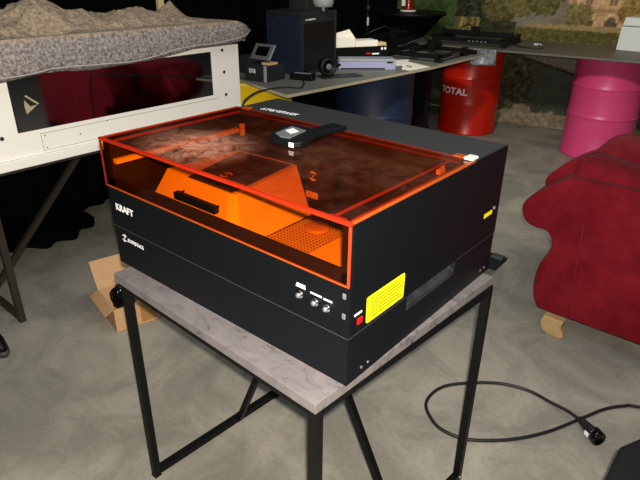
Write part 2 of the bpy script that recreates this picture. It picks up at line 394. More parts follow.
at_ = nt.nodes.new('ShaderNodeAttribute'); at_.attribute_name = 'print'
nn = nt.nodes.new('ShaderNodeTexNoise'); nn.inputs['Scale'].default_value = 45; nn.inputs['Detail'].default_value = 6; nn.inputs['Roughness'].default_value = .75
tcn = nt.nodes.new('ShaderNodeTexCoord'); nt.links.new(tcn.outputs['Object'], nn.inputs['Vector'])
rr = nt.nodes.new('ShaderNodeValToRGB'); rr.color_ramp.elements[0].position = .35; rr.color_ramp.elements[0].color = (.55, .55, .55, 1); rr.color_ramp.elements[1].position = .65; rr.color_ramp.elements[1].color = (1.25, 1.25, 1.25, 1)
nt.links.new(nn.outputs['Fac'], rr.inputs['Fac'])
xx = nt.nodes.new('ShaderNodeMix'); xx.data_type = 'RGBA'; xx.blend_type = 'MULTIPLY'; xx.inputs['Factor'].default_value = .8
nt.links.new(at_.outputs['Color'], xx.inputs['A']); nt.links.new(rr.outputs['Color'], xx.inputs['B']); nt.links.new(xx.outputs['Result'], nt.nodes['Principled BSDF'].inputs['Base Color'])
me.materials.clear(); me.materials.append(mm)
md = mural.modifiers.new('thickness', 'SOLIDIFY'); md.thickness = .004; md.offset = 0
tag(mural, 'large printed cloth backdrop of an old stone abbey, hedges and trees', 'backdrop')

# black curtain along the left side, turning the corner to meet the backdrop
path = [(-2.12, -2.2), (-2.08, .38), (-2.02, .72), (-2.14, 1.1), (-2.10, 1.8), (-2.16, 2.6), (-2.2, 3.4), (-2.3, 4.2), (-2.28, 4.86)]
def cpt(t):
    L = [0]
    for a, b in zip(path, path[1:]): L.append(L[-1] + math.dist(a, b))
    d = t*L[-1]
    for i in range(len(path)-1):
        if d <= L[i+1] or i == len(path)-2:
            q = (d-L[i])/(L[i+1]-L[i]); return path[i][0]*(1-q)+path[i+1][0]*q, path[i][1]*(1-q)+path[i+1][1]*q
def cfn(a, b):
    x, y = cpt(a); w = .03*math.sin(a*260) + .02*math.sin(a*97+1)
    flare = (1-b)**6
    return (x - .03 + w*(1 - .3*flare), y + .01*math.sin(a*180), .004 + b*3.1)
mb = MB(); mb.smooth = True; mb.grid(cfn, 420, 24)
tag(build('curtain', mb, M['black_cloth'], solid=.006), 'floor-length black curtain behind the white cabinet', 'curtain')
# dropped end of the curtain pooling on the floor below the cabinet
mb = MB(); mb.smooth = True
def pool(a, b):
    y = .30 + a*.62; prof = math.sin(math.pi*a)
    x = -2.05 + b*(.12 + .16*prof + .03*math.sin(a*23)); h = .10*(1-b)*prof*(1+.3*math.sin(a*31)) + .012*(1-b)
    return (x, y, .004 + max(0, h))
mb.grid(pool, 60, 14)
tag(build('floor_cloth', mb, M['black_cloth'], solid=.006), 'crumpled black cloth pooled on the floor at the curtain foot', 'cloth')

# ================================================================== front table
TT = .75
tq = [(.047, -.049), (.777, -.077), (.818, .600), (.088, .628)]
ft = thing('side_table', (.43, .27, 0), 'square table with grey slate top and black steel legs, carrying the laser cutter', 'table')
mb = MB(); mb.prism(tq, 'z', .725, TT); top = build('tabletop', mb, M['slate'], ft, bevel=.0012)
fl, fr_, br, bl = (.066, -.03), (.760, -.056), (.812, .590), (.106, .608)
for p in (fl, fr_, br, bl):
    mb = MB(); mb.box((p[0]-.011, p[1]-.011, .004), (p[0]+.011, p[1]+.011, .7245)); l = build('leg', mb, M['leg_black'], ft, bevel=.001)
    mb = MB(); mb.box((p[0]-.012, p[1]-.012, 0), (p[0]+.012, p[1]+.012, .004)); build('foot_pad', mb, M['rubber'], l)
def inset(p, q, d):
    v = (Vector((*q, 0)) - Vector((*p, 0))).normalized(); return Vector((*p, 0)) + v*d, Vector((*q, 0)) - v*d
for p, q in ((fl, bl), (fr_, br)):
    a, b = inset(p, q, .013); mb = MB(); mb.bar(a + Vector((0,0,.018)), b + Vector((0,0,.018)), .022); build('floor_bar', mb, M['leg_black'], ft)
for p, q in ((fl, bl), (fr_, br), (fl, fr_), (bl, br)):
    a, b = inset(p, q, .013); mb = MB(); mb.bar(a + Vector((0,0,.713)), b + Vector((0,0,.713)), .022); build('top_rail', mb, M['leg_black'], ft)
mb = MB(); mb.bar((.100, .30, .022), (.40, .293, .712), .018); build('brace', mb, M['leg_black'], ft)
mb = MB(); mb.bar((.766, .30, .022), (.43, .293, .712), .018); build('brace', mb, M['leg_black'], ft)
for p in (br, bl, fr_):
    mb = MB(); T = frame((p[0]+.011, p[1]-.004, .02), (0, 1, 0), (0, 0, 1)); mb.lathe([(.005, 0), (.005, .002), (.003, .003)], 12, T); build('bolt', mb, M['silver'], ft)

# ================================================================== laser cutter
W_, D_, H_ = .79, .632, .3472
Z0, Z1, ZS, ZL, ZO = TT, TT + .3472, .861, .973, .994
lc = thing('laser_cutter', (W_/2, D_/2, TT), 'black enclosed laser cutter with transparent orange lid on the grey slate table', 'laser cutter')
# lower tray with the side hand-hold
mb = MB(); g = .0012
mb.box((g, g, Z0), (W_-.03, D_-g, ZS-.001))
mb.box((W_-.03, g, Z0), (W_-g, D_-g, .822))
mb.box((W_-.03, g, .822), (W_-g, .207, ZS-.001)); mb.box((W_-.03, .42, .822), (W_-g, D_-g, ZS-.001))
tray = build('base_tray', mb, M['black_metal2'], lc)
mb = MB(); mb.prism([(W_-.0015, .836), (W_-.0015, .823), (W_-.03, .823), (W_-.03, .858)], 'y', .209, .418)
tag(build('hand_hold', mb, mat('grey_handhold', (50, 51, 54), .4, noise=(30, 3, (34, 35, 38), .4, .7)), lc), 'grey recessed side hand-hold')
# upper body: walls, inner floor, rear cover
mb = MB(); mb.box((0, 0, ZS+.001), (W_, .006, ZL)); body_front = build('front_panel', mb, M['black_metal'], lc, bevel=.0008)
mb = MB(); mb.box((.002, .007, ZS+.001), (W_-.002, .022, ZO)); build('inner_front_frame', mb, M['in_black'], lc)
mb = MB(); mb.box((W_-.004, .006, ZS+.001), (W_, D_, Z1-.0005)); side_r = build('side_panel', mb, M['black_metal'], lc, bevel=.0006)
mb = MB(); mb.box((0, .006, ZS+.001), (.004, D_, Z1-.0005)); build('side_panel', mb, M['black_metal'], lc, bevel=.0006)
mb = MB(); mb.box((W_-.026, .007, ZS+.002), (W_-.005, .46, Z1-.007)); build('inner_side_wall', mb, M['in_black'], lc)
mb = MB(); mb.box((.005, .007, ZS+.002), (.026, .46, Z1-.007)); build('inner_side_wall', mb, M['in_black'], lc)
mb = MB(); mb.box((.004, .462, ZS+.001), (W_-.004, D_, Z1)); rear = build('rear_cover', mb, mat('rear_cover_coat', (44, 46, 45), .5, bump=(900, .15, .0004)), lc, bevel=.001)
mb = MB(); mb.box((.026, .022, .888), (W_-.026, .461, .897)); bed = build('honeycomb_bed', mb, M['in_dark'], lc)
# perforated bright tray in the front right
pm = mat('perforated_plate', (216, 206, 190), .5); nt = pm.node_tree; tcn = nt.nodes.new('ShaderNodeTexCoord'); vo = nt.nodes.new('ShaderNodeTexVoronoi'); vo.inputs['Scale'].default_value = 95; vo.inputs['Randomness'].default_value = 0; vo.voronoi_dimensions = '2D'
nt.links.new(tcn.outputs['Object'], vo.inputs['Vector']); rp = nt.nodes.new('ShaderNodeValToRGB'); rp.color_ramp.elements[0].position = .20; rp.color_ramp.elements[0].color = (.02, .015, .01, 1); rp.color_ramp.elements[1].position = .30; rp.color_ramp.elements[1].color = (*lin((206, 194, 176)), 1)
nt.links.new(vo.outputs['Distance'], rp.inputs['Fac']); nt.links.new(rp.outputs['Color'], nt.nodes['Principled BSDF'].inputs['Base Color'])
mb = MB(); mb.box((.424, .024, .8985), (.560, .30, .904)); build('perforated_plate', mb, pm, lc)
mb = MB(); mb.prism([(.564, .024), (.735, .024), (.735, .20), (.62, .29), (.564, .30)], 'z', .8985, .908); build('bright_plate', mb, M['in_orange'], lc)
mb = MB(); mb.smooth = True; mb.lathe([(.03, 0), (.032, .002), (.032, .008), (.028, .010)], 28, Matrix.Translation((.49, .262, .9045))); build('round_cap', mb, mat('tan_cap', (176, 150, 130), .5), lc)
# hood inside, sloping sides with a smoked window and a black handle
mb = MB()
zb, zt = .8985, 1.0
B = [(.060, .062), (.385, .048), (.417, .085), (.410, .332), (.326, .376), (.05, .378)]
Tt = [(.073, .136), (.335, .120), (.353, .128), (.312, .384), (.300, .388), (.090, .374)]
n = 6; mb.add([(x, y, zb) for x, y in B] + [(x, y, zt) for x, y in Tt], [tuple(range(n))[::-1], tuple(range(n, 2*n))] + [(i, (i+1) % n, n+(i+1) % n, n+i) for i in range(n)])
hood = build('inner_hood', mb, M['in_orange'], lc, bevel=.002)
mb = MB(); mb.hexa([(.172, .128, 1.0), (.338, .128, 1.0), (.300, .372, 1.0), (.112, .360, 1.0), (.172, .128, 1.003), (.338, .128, 1.003), (.300, .372, 1.003), (.112, .360, 1.003)])
tag(build('window', mb, M['smoke'], hood), 'smoked brown window')
mb = MB(); mb.box((.172, .078, .957), (.328, .094, .976)); mb.box((.172, .0945, .963), (.180, .112, .972)); mb.box((.314, .0945, .963), (.322, .108, .972))
tag(build('handle', mb, M['black'], hood, bevel=.002), 'black pull handle')
# swirl emblem: two hooks around a spark
def emblem(name, T, r, m, parent):
    mb = MB()
    for s0 in (0, math.pi):
        a0 = s0 + .5; seg = 14; inner = []; outer = []
        for i in range(seg+1):
            t = i/seg; a = a0 + t*2.2; w = r*.42*math.sin(math.pi*min(1, .12+t*.88))
            inner.append(((r-w)*math.cos(a), (r-w)*math.sin(a))); outer.append((r*math.cos(a), r*math.sin(a)))
        for i in range(seg):
            mb.add([(*inner[i], 0), (*outer[i], 0), (*outer[i+1], 0), (*inner[i+1], 0), (*inner[i], .0008), (*outer[i], .0008), (*outer[i+1], .0008), (*inner[i+1], .0008)],
                   [(0,1,2,3),(4,7,6,5),(0,4,5,1),(1,5,6,2),(2,6,7,3),(3,7,4,0)], T)
    mb.prism([(-.02*r, -.12*r), (.10*r, -.30*r), (.06*r, -.02*r), (.20*r, .06*r), (-.10*r, .30*r), (-.06*r, .02*r), (-.20*r, -.06*r)], 'z', 0, .0008, T)
    return build(name, mb, m, parent)
emblem('emblem', frame((.235, .20, 1.0032), (1, 0, 0), (0, 1, 0)), .017, mat('emblem_grey', (215, 205, 190), .5), hood)
# laser module on its gantry at the back
mb = MB(); mb.box((.338, .380, .900), (.44, .423, 1.03)); lm_ = build('laser_module', mb, M['in_black'], lc, bevel=.003)
emblem('module_emblem', frame((.375, .3795, .985), (1, 0, 0), (0, 0, 1)), .013, M['white_ink'], lm_)
mb = MB(); mb.box((.350, .3785, .922), (.392, .3798, .940)); build('module_plate', mb, mat('plate_tan', (235, 225, 200), .5), lm_)
mb = MB(); mb.box((.03, .425, .99), (W_-.03, .447, 1.02)); build('gantry_rail', mb, M['in_black'], lc)
mb = MB(); mb.box((.0265, .012, 1.034), (.040, .425, 1.046)); tag(build('side_rail', mb, M['in_orange'], lc), 'pale rail along the left inner wall')
mb = MB(); mb.box((.0265, .437, 1.0), (.042, .449, 1.055)); build('rail_end', mb, M['in_orange'], lc, bevel=.003)
mb = MB(); mb.bar((.728, .40, 1.072), (.728, .425, 1.072), .012); mb.bar((.71, .44, 1.072), (.722, .44, 1.072), .010); build('wire_clamp', mb, M['in_orange'], lc, bevel=.002)
# lid
th = .004
lid = None
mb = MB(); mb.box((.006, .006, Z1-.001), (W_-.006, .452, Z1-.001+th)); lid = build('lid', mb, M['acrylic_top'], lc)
mb = MB(); mb.box((.006, -.0045, ZL+.005), (W_-.006, -.0005, Z1-.003)); build('lid_front', mb, M['acrylic'], lid)
def strip(name, a, b, m): mb = MB(); mb.box(a, b); return build(name, mb, m, lid, bevel=.0008)
zt0, zt1 = Z1-.0018, Z1+.0035
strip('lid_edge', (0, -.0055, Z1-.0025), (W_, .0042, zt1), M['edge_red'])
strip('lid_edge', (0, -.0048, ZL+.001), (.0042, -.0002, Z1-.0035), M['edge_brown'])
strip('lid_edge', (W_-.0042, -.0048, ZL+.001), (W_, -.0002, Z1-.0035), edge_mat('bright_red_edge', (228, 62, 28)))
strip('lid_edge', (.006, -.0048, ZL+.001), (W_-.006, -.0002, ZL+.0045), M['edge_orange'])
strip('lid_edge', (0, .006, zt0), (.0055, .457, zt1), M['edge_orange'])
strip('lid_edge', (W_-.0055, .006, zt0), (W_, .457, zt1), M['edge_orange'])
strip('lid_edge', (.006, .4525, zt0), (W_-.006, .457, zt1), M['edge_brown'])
strip('lid_rim', (.030, .02, Z1-.008), (.034, .440, Z1-.0015), M['edge_orange'])
strip('lid_rim', (W_-.0185, .02, Z1-.008), (W_-.0150, .445, Z1-.0015), M['edge_orange'])
strip('lid_rim', (.03, .438, Z1-.008), (W_-.03, .4415, Z1-.0015), M['edge_brown'])
strip('lid_rim', (.7355, .022, Z1-.007), (.7385, .437, Z1-.0015), M['edge_orange'])
strip('lid_rim', (W_-.060, .010, Z1-.008), (W_-.026, .020, Z1-.0015), M['edge_orange'])
for hx in (.735, .03):
    mb = MB(); mb.box((hx, .448, Z1+.0036), (hx+.028, .470, Z1+.006)); build('hinge', mb, M['edge_orange'], lid, bevel=.001)
mb = MB(); mb.box((.766, .440, Z1+.0036), (.790, .470, Z1+.011)); tag(build('hinge_glint', mb, M['white2'], lid, bevel=.004, seg=3), 'hinge cap coloured white for the flash highlight')  # white colour stands in for the flash highlight on the hinge
# camera arm reaching over the lid
ca_ = None
za = Z1 + .007
mb = MB(); mb.prism([(.330, .272), (.345, .250), (.372, .238), (.430, .243), (.442, .258), (.440, .280), (.418, .350), (.428, .452), (.380, .452), (.374, .372), (.318, .372), (.306, .362)], 'z', za, za+.012)
ca_ = build('camera_arm', mb, M['black_metal'], lc, bevel=.002, seg=2)
mb = MB(); mb.box((.385, .435, Z1+.0036), (.422, .451, za-.0002)); build('arm_foot', mb, M['black_metal'], ca_)
mb = MB(); mb.prism([(.345, .272), (.376, .256), (.402, .262), (.385, .340), (.330, .348)], 'z', za+.0122, za+.0145); build('camera_cap', mb, M['grey'], ca_, bevel=.001)
mb = MB(); mb.prism([(.350, .302), (.378, .290), (.380, .318), (.350, .330)], 'z', za+.0147, za+.0158); build('camera_sticker', mb, M['white_ink'], ca_)
mb = MB(); mb.box((-.007, -.0055, 0), (.007, .0055, .0012), frame((.425, .2425, za+.006), (1, .08, 0), (0, 0, 1))); tag(build('light_strip', mb, M['white_ink'], ca_), 'white light strip on the arm front')

# lettering on the machine
FX = lambda x, z, y=-.0006: frame((x, y, z), (1, 0, 0), (0, 0, 1))
put_text('lettering_kraft', 'KRAFT', FX(.026, .9115, -.0002), .078, .0185, M['white_ink'], body_front, bold=.025, depth=.0008)
put_text('lettering_atomstack', 'ATOMSTACK', FX(.055, .826, g), .073, .0105, M['white_ink'], tray, bold=.008, depth=.0012, spacing=1.12)
emblem('emblem', frame((.042, g, .833), (1, 0, 0), (0, 0, 1)), .0105, M['white_ink'], tray)
put_text('lettering_atomstack', 'ATOMSTACK', frame((.070, .486, Z1+.0002), (1, .10, 0), (-.10, 1, 0)), .135, .020, M['white_ink'], rear, bold=.01, depth=.0008)
# controls
M['seam'] = mat('seam_grey', (70, 72, 74), .4)
for a_, b_ in (((.003, .0004, ZS-.0005), (W_-.0045, .004, ZS+.0005)), ((W_-.004, .001, ZS-.0005), (W_-.0004, .20, ZS+.0005)), ((W_-.004, .425, ZS-.0005), (W_-.0004, D_-.002, ZS+.0005))):
    mb = MB(); mb.box(a_, b_); tag(build('seam', mb, M['seam'], lc), 'thin grey seam between body and tray')
for x, z, w in ((.672, .917, .024), (.711, .915, .028), (.740, .914, .020)):
    T = frame((x, 0, z-.002), (1, 0, 0), (0, 0, 1))
    mb = MB(); mb.smooth = True; mb.lathe([(.0085, 0), (.0085, .004), (.0065, .006)], 20, T); k_ = build('push_button', mb, M['chrome'], body_front)
    mb = MB(); mb.smooth = True; mb.lathe([(.0050, .006), (.0050, .010), (.0038, .0115)], 16, T); build('button_cap', mb, M['silver'], k_)
    mb = MB(); mb.box((x-w/2, -.0009, z+.012), (x+w/2, -.0001, z+.0155)); 
    if w == .024: mb.box((x-w/2+.002, -.0009, z+.0175), (x+w/2, -.0001, z+.0205))
    build('button_label', mb, M['white_ink'], body_front)
for z in (.953, .910):
    mb = MB(); mb.box((.775, -.003, z-.006), (.783, 0, z+.006)); build('lock_plate', mb, M['grey'], body_front, bevel=.0015)
SXT = lambda y, z, x=W_: frame((x, y, z), (0, 1, 0), (0, 0, 1))
mb = MB(); mb.box((W_, .0185, .884), (W_+.003, .0385, .902)); sw = tag(build('power_switch', mb, M['black'], side_r, bevel=.001), 'black and red power switch')
mb = MB(); mb.box((W_+.003, .021, .886), (W_+.0055, .036, .900)); build('rocker', mb, M['red_plastic'], sw, bevel=.001)
mb = MB(); mb.box((W_, .017, .9045), (W_+.0008, .040, .9085)); build('switch_label', mb, M['white_ink'], side_r)
mb = MB(); y0, y1, z0, z1, r = .055, .187, .869, .928, .006
pts = []
for cx, cz, a0 in ((y1-r, z1-r, 0), (y0+r, z1-r, 90), (y0+r, z0+r, 180), (y1-r, z0+r, 270)):
    for k in range(5): a = math.radians(a0 + k*22.5); pts.append((cx + r*math.cos(a), cz + r*math.sin(a)))
mb.prism(pts, 'x', W_+.00005, W_+.0006); st = tag(build('warning_label', mb, M['yellow'], side_r), 'large yellow warning label')
for i in range(6):
    mb = MB(); mb.box((W_+.0006, y0+.014, z0+.0085+i*.0078), (W_+.0008, y1-.010-(i % 3)*.008, z0+.0104+i*.0078))
    build('print_line', mb, M['ink'], st)
mb = MB(); mb.box((W_+.00005, .548, .9275), (W_+.0006, .592, .9385)); build('small_yellow_label', mb, M['yellow'], side_r)
mb = MB(); mb.lathe([(.005, 0), (.005, .0015), (.003, .003)], 14, SXT(.603, .940)); build('lock', mb, M['silver'], side_r)
for y in (.050, .072, .578, .600):
    mb = MB(); mb.lathe([(.0032, 0), (.0032, .001), (.0015, .0016)], 12, SXT(y, .768, W_-g)); build('screw', mb, M['silver'], tray)
mb = MB(); mb.box((.68, D_, TT+.001), (.808, D_+.078, TT+.010)); rb = build('rear_bracket', mb, M['black_metal'], lc)
mb = MB(); mb.box((.772, D_+.045, TT+.0102), (.804, D_+.07, TT+.018)); build('latch', mb, M['dgrey'], rb, bevel=.002)

# ================================================================== white cabinet on its own table at the left
ct = thing('work_table', (-1.48, .75, 0), 'dark steel legged table under the white cabinet', 'table')
mb = MB(); mb.box((-1.83, .08, .690), (-1.12, 1.46, .712)); build('tabletop', mb, M['leg_dark'], ct, bevel=.002)
for p in ((-1.135, .085), (-1.135, 1.43), (-1.80, .085), (-1.80, 1.43)):
    mb = MB(); mb.box((p[0]-.014, p[1]-.014, 0), (p[0]+.014, p[1]+.014, .689)); build('leg', mb, M['leg_dark'], ct)
for y in (.085, 1.43):
    mb = MB(); mb.bar((-1.15, y, .02), (-1.785, y, .02), .026); build('floor_bar', mb, M['leg_dark'], ct)
mb = MB(); mb.bar((-1.45, .10, .035), (-1.45, .735, .689), .026); build('brace', mb, M['leg_dark'], ct)
mb = MB(); mb.bar((-1.45, 1.415, .035), (-1.45, .78, .689), .026); build('brace', mb, M['leg_dark'], ct)

cx = -1.10; cb = thing('white_cabinet', (-1.46, .76, .713), 'large white metal cabinet with a dark front window under the grey relief', 'cabinet')
mb = MB(); mb.box((-1.83, .045, .7128), (cx+.016, 1.475, .752)); build('plinth', mb, M['white'], cb, bevel=.003)
# front panel built around the window opening
mb = MB(); yw0, yw1, zw0, zw1 = .239, 1.274, .855, 1.078
mb.box((-1.82, .055, .7525), (-1.125, 1.462, 1.10)); core = build('cabinet_shell', mb, M['white'], cb, bevel=.003)
mb = MB(); mb.box((-1.124, .055, .753), (cx, yw0, 1.10)); mb.box((-1.124, yw1, .753), (cx, 1.462, 1.10)); mb.box((-1.124, yw0, .753), (cx, yw1, zw0)); mb.box((-1.124, yw0, zw1), (cx, yw1, 1.10))
fp = build('front_panel', mb, M['white'], cb)
mb = MB(); mb.box((-1.1235, yw0+.0005, zw0+.0005), (-1.103, yw1-.0005, zw1-.0005)); M['mirror'] = mat('dark_mirror_film', (156, 156, 160), .06, 1)
wn = tag(build('window', mb, M['mirror'], cb), 'glossy black window')
mb = MB()
for s0 in (1,):
    T = frame((-1.1029, .292, .957), (0, 1, 0), (0, 0, 1)) @ Matrix.Diagonal((.9, .85, 1, 1))
    mb.prism([(.0, -.038), (.055, .0), (.022, -.004), (.0, .030), (-.004, .0)], 'z', 0, .0012, T)
    mb.prism([(.004, .048), (.012, .052), (.064, .004), (.056, .0)], 'z', 0, .0012, T)
build('arrow_mark', mb, mat('tan_sticker', (176, 160, 124), .6), wn)
for y, z in ((1.349, 1.079), (1.354, .966), (1.358, .846), (.173, .847)):
    T = frame((cx, y, z), (0, 1, 0), (0, 0, 1)); mb = MB(); mb.smooth = True; mb.lathe([(.0085, 0), (.0085, .002), (.006, .0035)], 18, T); mb2 = build('screw', mb, M['dgrey'], fp)
mb = MB(); e = .0012
for a, b in (((.328, .762), (.334+.0, .836)),):
    mb.box((cx, .328, .762), (cx+e, .330, .838))
mb.box((cx, .328, .836), (cx+e, 1.30, .838)); mb.box((cx, .328, .762), (cx+e, 1.30, .7635)); build('access_seam', mb, M['lgrey'], fp)
for y, z in ((.345, .825), (.345, .773), (.64, .835), (.50, .80)):
    mb = MB(); mb.lathe([(.003, 0), (.003, .001)], 10, frame((cx, y, z), (0, 1, 0), (0, 0, 1))); build('rivet', mb, M['dgrey'], fp)

# ------------------------------------------------------------------ relief of mountains lying on the cabinet
SIL = [(-.2, 1.27), (.1, 1.275), (.354, 1.298), (.444, 1.341), (.509, 1.352), (.572, 1.34), (.634, 1.312), (.678, 1.295), (.725, 1.287), (.853, 1.300), (.987, 1.290), (1.07, 1.273), (1.128, 1.261), (1.261, 1.232), (1.379, 1.214), (1.60, 1.21)]
def silz(y):
    for (a, b), (c, d) in zip(SIL, SIL[1:]):
        if a <= y <= c: return b + (d-b)*(y-a)/(c-a)
    return SIL[-1][1]
BOT = [(-.1, 1.060), (.2, 1.068), (.40, 1.088), (.574, 1.072), (.771, 1.078), (.93, 1.084), (1.175, 1.114), (1.41, 1.116), (1.50, 1.128), (1.568, 1.156)]
def botz(y):
    for (a, b), (c, d) in zip(BOT, BOT[1:]):
        if a <= y <= c: return b + (d-b)*(y-a)/(c-a)
    return BOT[-1][1] if y > 1 else BOT[0][1]
mb = MB(); mb.smooth = True
NU, NV = 240, 90
def relief_top(a, b):
    y = -.05 + a*1.618; 
    xf = -1.055 - max(0, (y-1.42))**2*3.0; xb = -1.80 + max(0, (y-1.2))*.8
    x = xf + (xb - xf)*b
    yc = y
    edge = 1.222 - (.056*(max(0, (y-1.42))/.148)**1.3 if y > 1.42 else 0)
    ridge = silz(y) - 1.222
    d = (x + 1.30)/.16 if x > -1.30 else (x + 1.30)/.28
    h = max(0, 1 - abs(d)**1.25)
    n = mnoise.ridged_multi_fractal(Vector((x*5, y*5, 1.3)), 1.0, 2.1, 5, 1.0, 2.0)
    n2 = mnoise.fractal(Vector((x*22, y*22, .3)), .9, 2.0, 4)
    env = min(1, max(0, (-1.055 - x)/.10)) * min(1, max(0, (1.46-y)/.2))
    z = edge + ridge*(h*.90 + .10*h*(n-.8)) + env*((n-1.0)*.022*(1-h*.3) + n2*.010)
    rb = max(0, 1 - abs((y-1.425)/.11)) * max(0, 1 - abs((x+1.62)/.10))
    return (x, y, z + rb*.075*1.0)
vs = []; 
for j in range(NV+1):
    for i in range(NU+1): vs.append(relief_top(i/NU, j/NV))
mb.add(vs, [(j*(NU+1)+i, (j+1)*(NU+1)+i, (j+1)*(NU+1)+i+1, j*(NU+1)+i+1)[::-1] for j in range(NV) for i in range(NU)])
# border band and underside
def rim_under(i, j):
    x, y, z = vs[j*(NU+1)+i]; return (x, y, z)
ring = [(i, 0) for i in range(NU+1)] + [(NU, j) for j in range(1, NV+1)] + [(i, NV) for i in range(NU-1, -1, -1)] + [(0, j) for j in range(NV-1, 0, -1)]
R = len(ring); K = 6; n0 = len(mb.v); band = []
for k in range(K+1):
    t = k/K
    for (i, j) in ring:
        x, y, z = vs[j*(NU+1)+i]; zb_ = botz(y) + (.02 if j > 5 else 0)
        bul = .010*math.sin(math.pi*t) + .004*mnoise.noise(Vector((y*9, z*9, t*3)))
        ox = bul if j < 3 else (-bul if j > NV-3 else 0); oy = bul if i > NU-3 else 0
        zz_ = z + (max(zb_, 1.104 if j > 8 else zb_) - z)*t
        if t == 0: ox = oy = 0
        band.append((x + ox, y + oy, zz_))
mb.add(band, [(k*R+q, k*R+(q+1) % R, (k+1)*R+(q+1) % R, (k+1)*R+q)[::-1] for k in range(K) for q in range(R)])
inner = []
for (i, j), p in zip(ring, band[-R:]): inner.append((p[0] - (.034 if j < 3 else 0), p[1], max(1.1015, p[2]) if j < 9 else 1.1015))
n1 = len(mb.v); mb.add(inner, [])
for q in range(R): mb.f.append((n1-R+q, n1-R+(q+1) % R, n1+(q+1) % R, n1+q)[::-1]); mb.m.append(0); mb.sm.append(False)
mb.f.append(tuple(range(n1, n1+R))); mb.m.append(0); mb.sm.append(False)
rel = tag(build('mountain_relief', mb, M['felt'], None, origin=(-1.42, .75, 1.06)), 'rough grey stone-like mountain relief lying on top of the white cabinet', 'relief model')
# its pale fabric hem along the front bottom
mb = MB(); mb.smooth = True
mb.tube([(-1.046 - max(0, y-1.42)**2*3.0, y, botz(y) + .016 + .006*math.sin(y*14)) for y in [(-.04 + i*.0160) for i in range(100)]], .0022, 6); build('hem', mb, M['felt_edge'], rel)
mb = MB(); mb.box((-1.66, 1.36, 1.20), (-1.64, 1.40, 1.32)); tag(build('wooden_peg', mb, M['wood_pale'], rel), 'small pale wooden peg')

# ================================================================== sofa
sf = thing('armchair', (1.15, 2.0, 0), 'dark red velvet armchair with scrolled arms and wooden feet', 'armchair')
def smooth_closed(pts, k=4):
    out = []; n = len(pts)
    for i in range(n):
        p0, p1, p2, p3 = [Vector(pts[(i+q) % n]) for q in (-1, 0, 1, 2)]
        for s in range(k):
            t = s/k
            out.append(tuple(.5*((2*p1) + (-p0+p2)*t + (2*p0-5*p1+4*p2-p3)*t*t + (-p0+3*p1-3*p2+p3)*t**3)))
    return out
front = [(.664, .09), (.640, .13), (.626, .20), (.628, .27), (.641, .33), (.664, .385), (.662, .435), (.632, .468), (.585, .470), (.540, .486), (.518, .520), (.514, .560), (.538, .602), (.595, .657), (.650, .698), (.690, .723)]
def arm_outline(): 
    f = front; s = []
    for i in range(len(f)-1):
        p0 = Vector(f[max(0, i-1)]); p1 = Vector(f[i]); p2 = Vector(f[i+1]); p3 = Vector(f[min(len(f)-1, i+2)])
        for q in range(3):
            t = q/3; s.append(tuple(.5*((2*p1) + (-p0+p2)*t + (2*p0-5*p1+4*p2-p3)*t*t + (-p0+3*p1-3*p2+p3)*t**3)))
    s.append(f[-1]); return s
ao = arm_outline()
def arm(y0, y1, dx=0, dz=0, top=.725, xe=1.72):
    pts = [(x+dx, z + (dz if z > .3 else dz*max(0, (z-.09))/.21)) for x, z in ao] + [(xe, top+dz), (xe, .09)]
    mb = MB(); mb.prism(pts, 'y', y0, y1); return mb
nearm = build('arm', arm(1.617, 1.76), M['velvet'], sf, bevel=.010, seg=3)
for q in nearm.data.polygons: q.use_smooth = True
farm = build('arm', arm(2.14, 2.30, -.085, -.045), M['velvet'], sf, bevel=.022, seg=4)
for q in farm.data.polygons: q.use_smooth = True
# welts on the near arm
mb = MB(); mb.smooth = True; mb.tube([(.690, 1.6165, .722), (.684, 1.6160, .66), (.690, 1.6160, .60)], .003, 6); mb.tube([(.802, 1.6160, .096), (.790, 1.6160, .25), (.783, 1.6160, .42), (.775, 1.6160, .55)], .0025, 6)
build('seam_welt', mb, mat('velvet_seam', (120, 34, 44), .85, 0, .1), sf)
def pad(name, x0, x1, y0, y1, z0, zt, m, nx=26, ny=16, **k):
    mb = MB(); mb.smooth = True
    prof = []
    for i in range(nx+1):
        t = i/nx; x = x0 + (x1-x0)*t; e = min(1, t*18); hgt = (zt(x) - z0)*math.sqrt(max(0, 1-(1-e)**2)) + .002
        ring = []
        for j in range(ny):
            a = 2*math.pi*j/ny; c, s = math.cos(a), math.sin(a)
            cy = math.copysign(abs(c)**.6, c); sz = math.copysign(abs(s)**.7, s)
            ring.append((x, (y0+y1)/2 + (y1-y0)/2*cy*(.25+.75*math.sqrt(max(0, 1-(1-e)**2))), z0 + hgt/2 + hgt/2*sz))
        prof += ring
    mb.add(prof, [(i*ny+j, i*ny+(j+1) % ny, (i+1)*ny+(j+1) % ny, (i+1)*ny+j) for i in range(nx) for j in range(ny)] + [tuple(range(ny))[::-1], tuple(nx*ny+j for j in range(ny))])
    return build(name, mb, m, sf, **k)
pad('arm_pad', .650, 1.60, 1.650, 1.97, .50, lambda x: .785 - max(0, x-.70)*.17, M['velvet'])
pad('backrest', .60, 1.62, 1.98, 2.62, .40, lambda x: .72 + .02*math.sin(x*3) , M['velvet'])
mb = MB(); mb.box((.68, 1.79, .12), (1.60, 2.34, .50)); build('seat', mb, M['velvet'], sf, bevel=.03, seg=3)
mb = MB(); mb.smooth = True; mb.ball((.655, 2.13, .690), (.022, .022, .02)); build('button', mb, M['velvet'], sf)
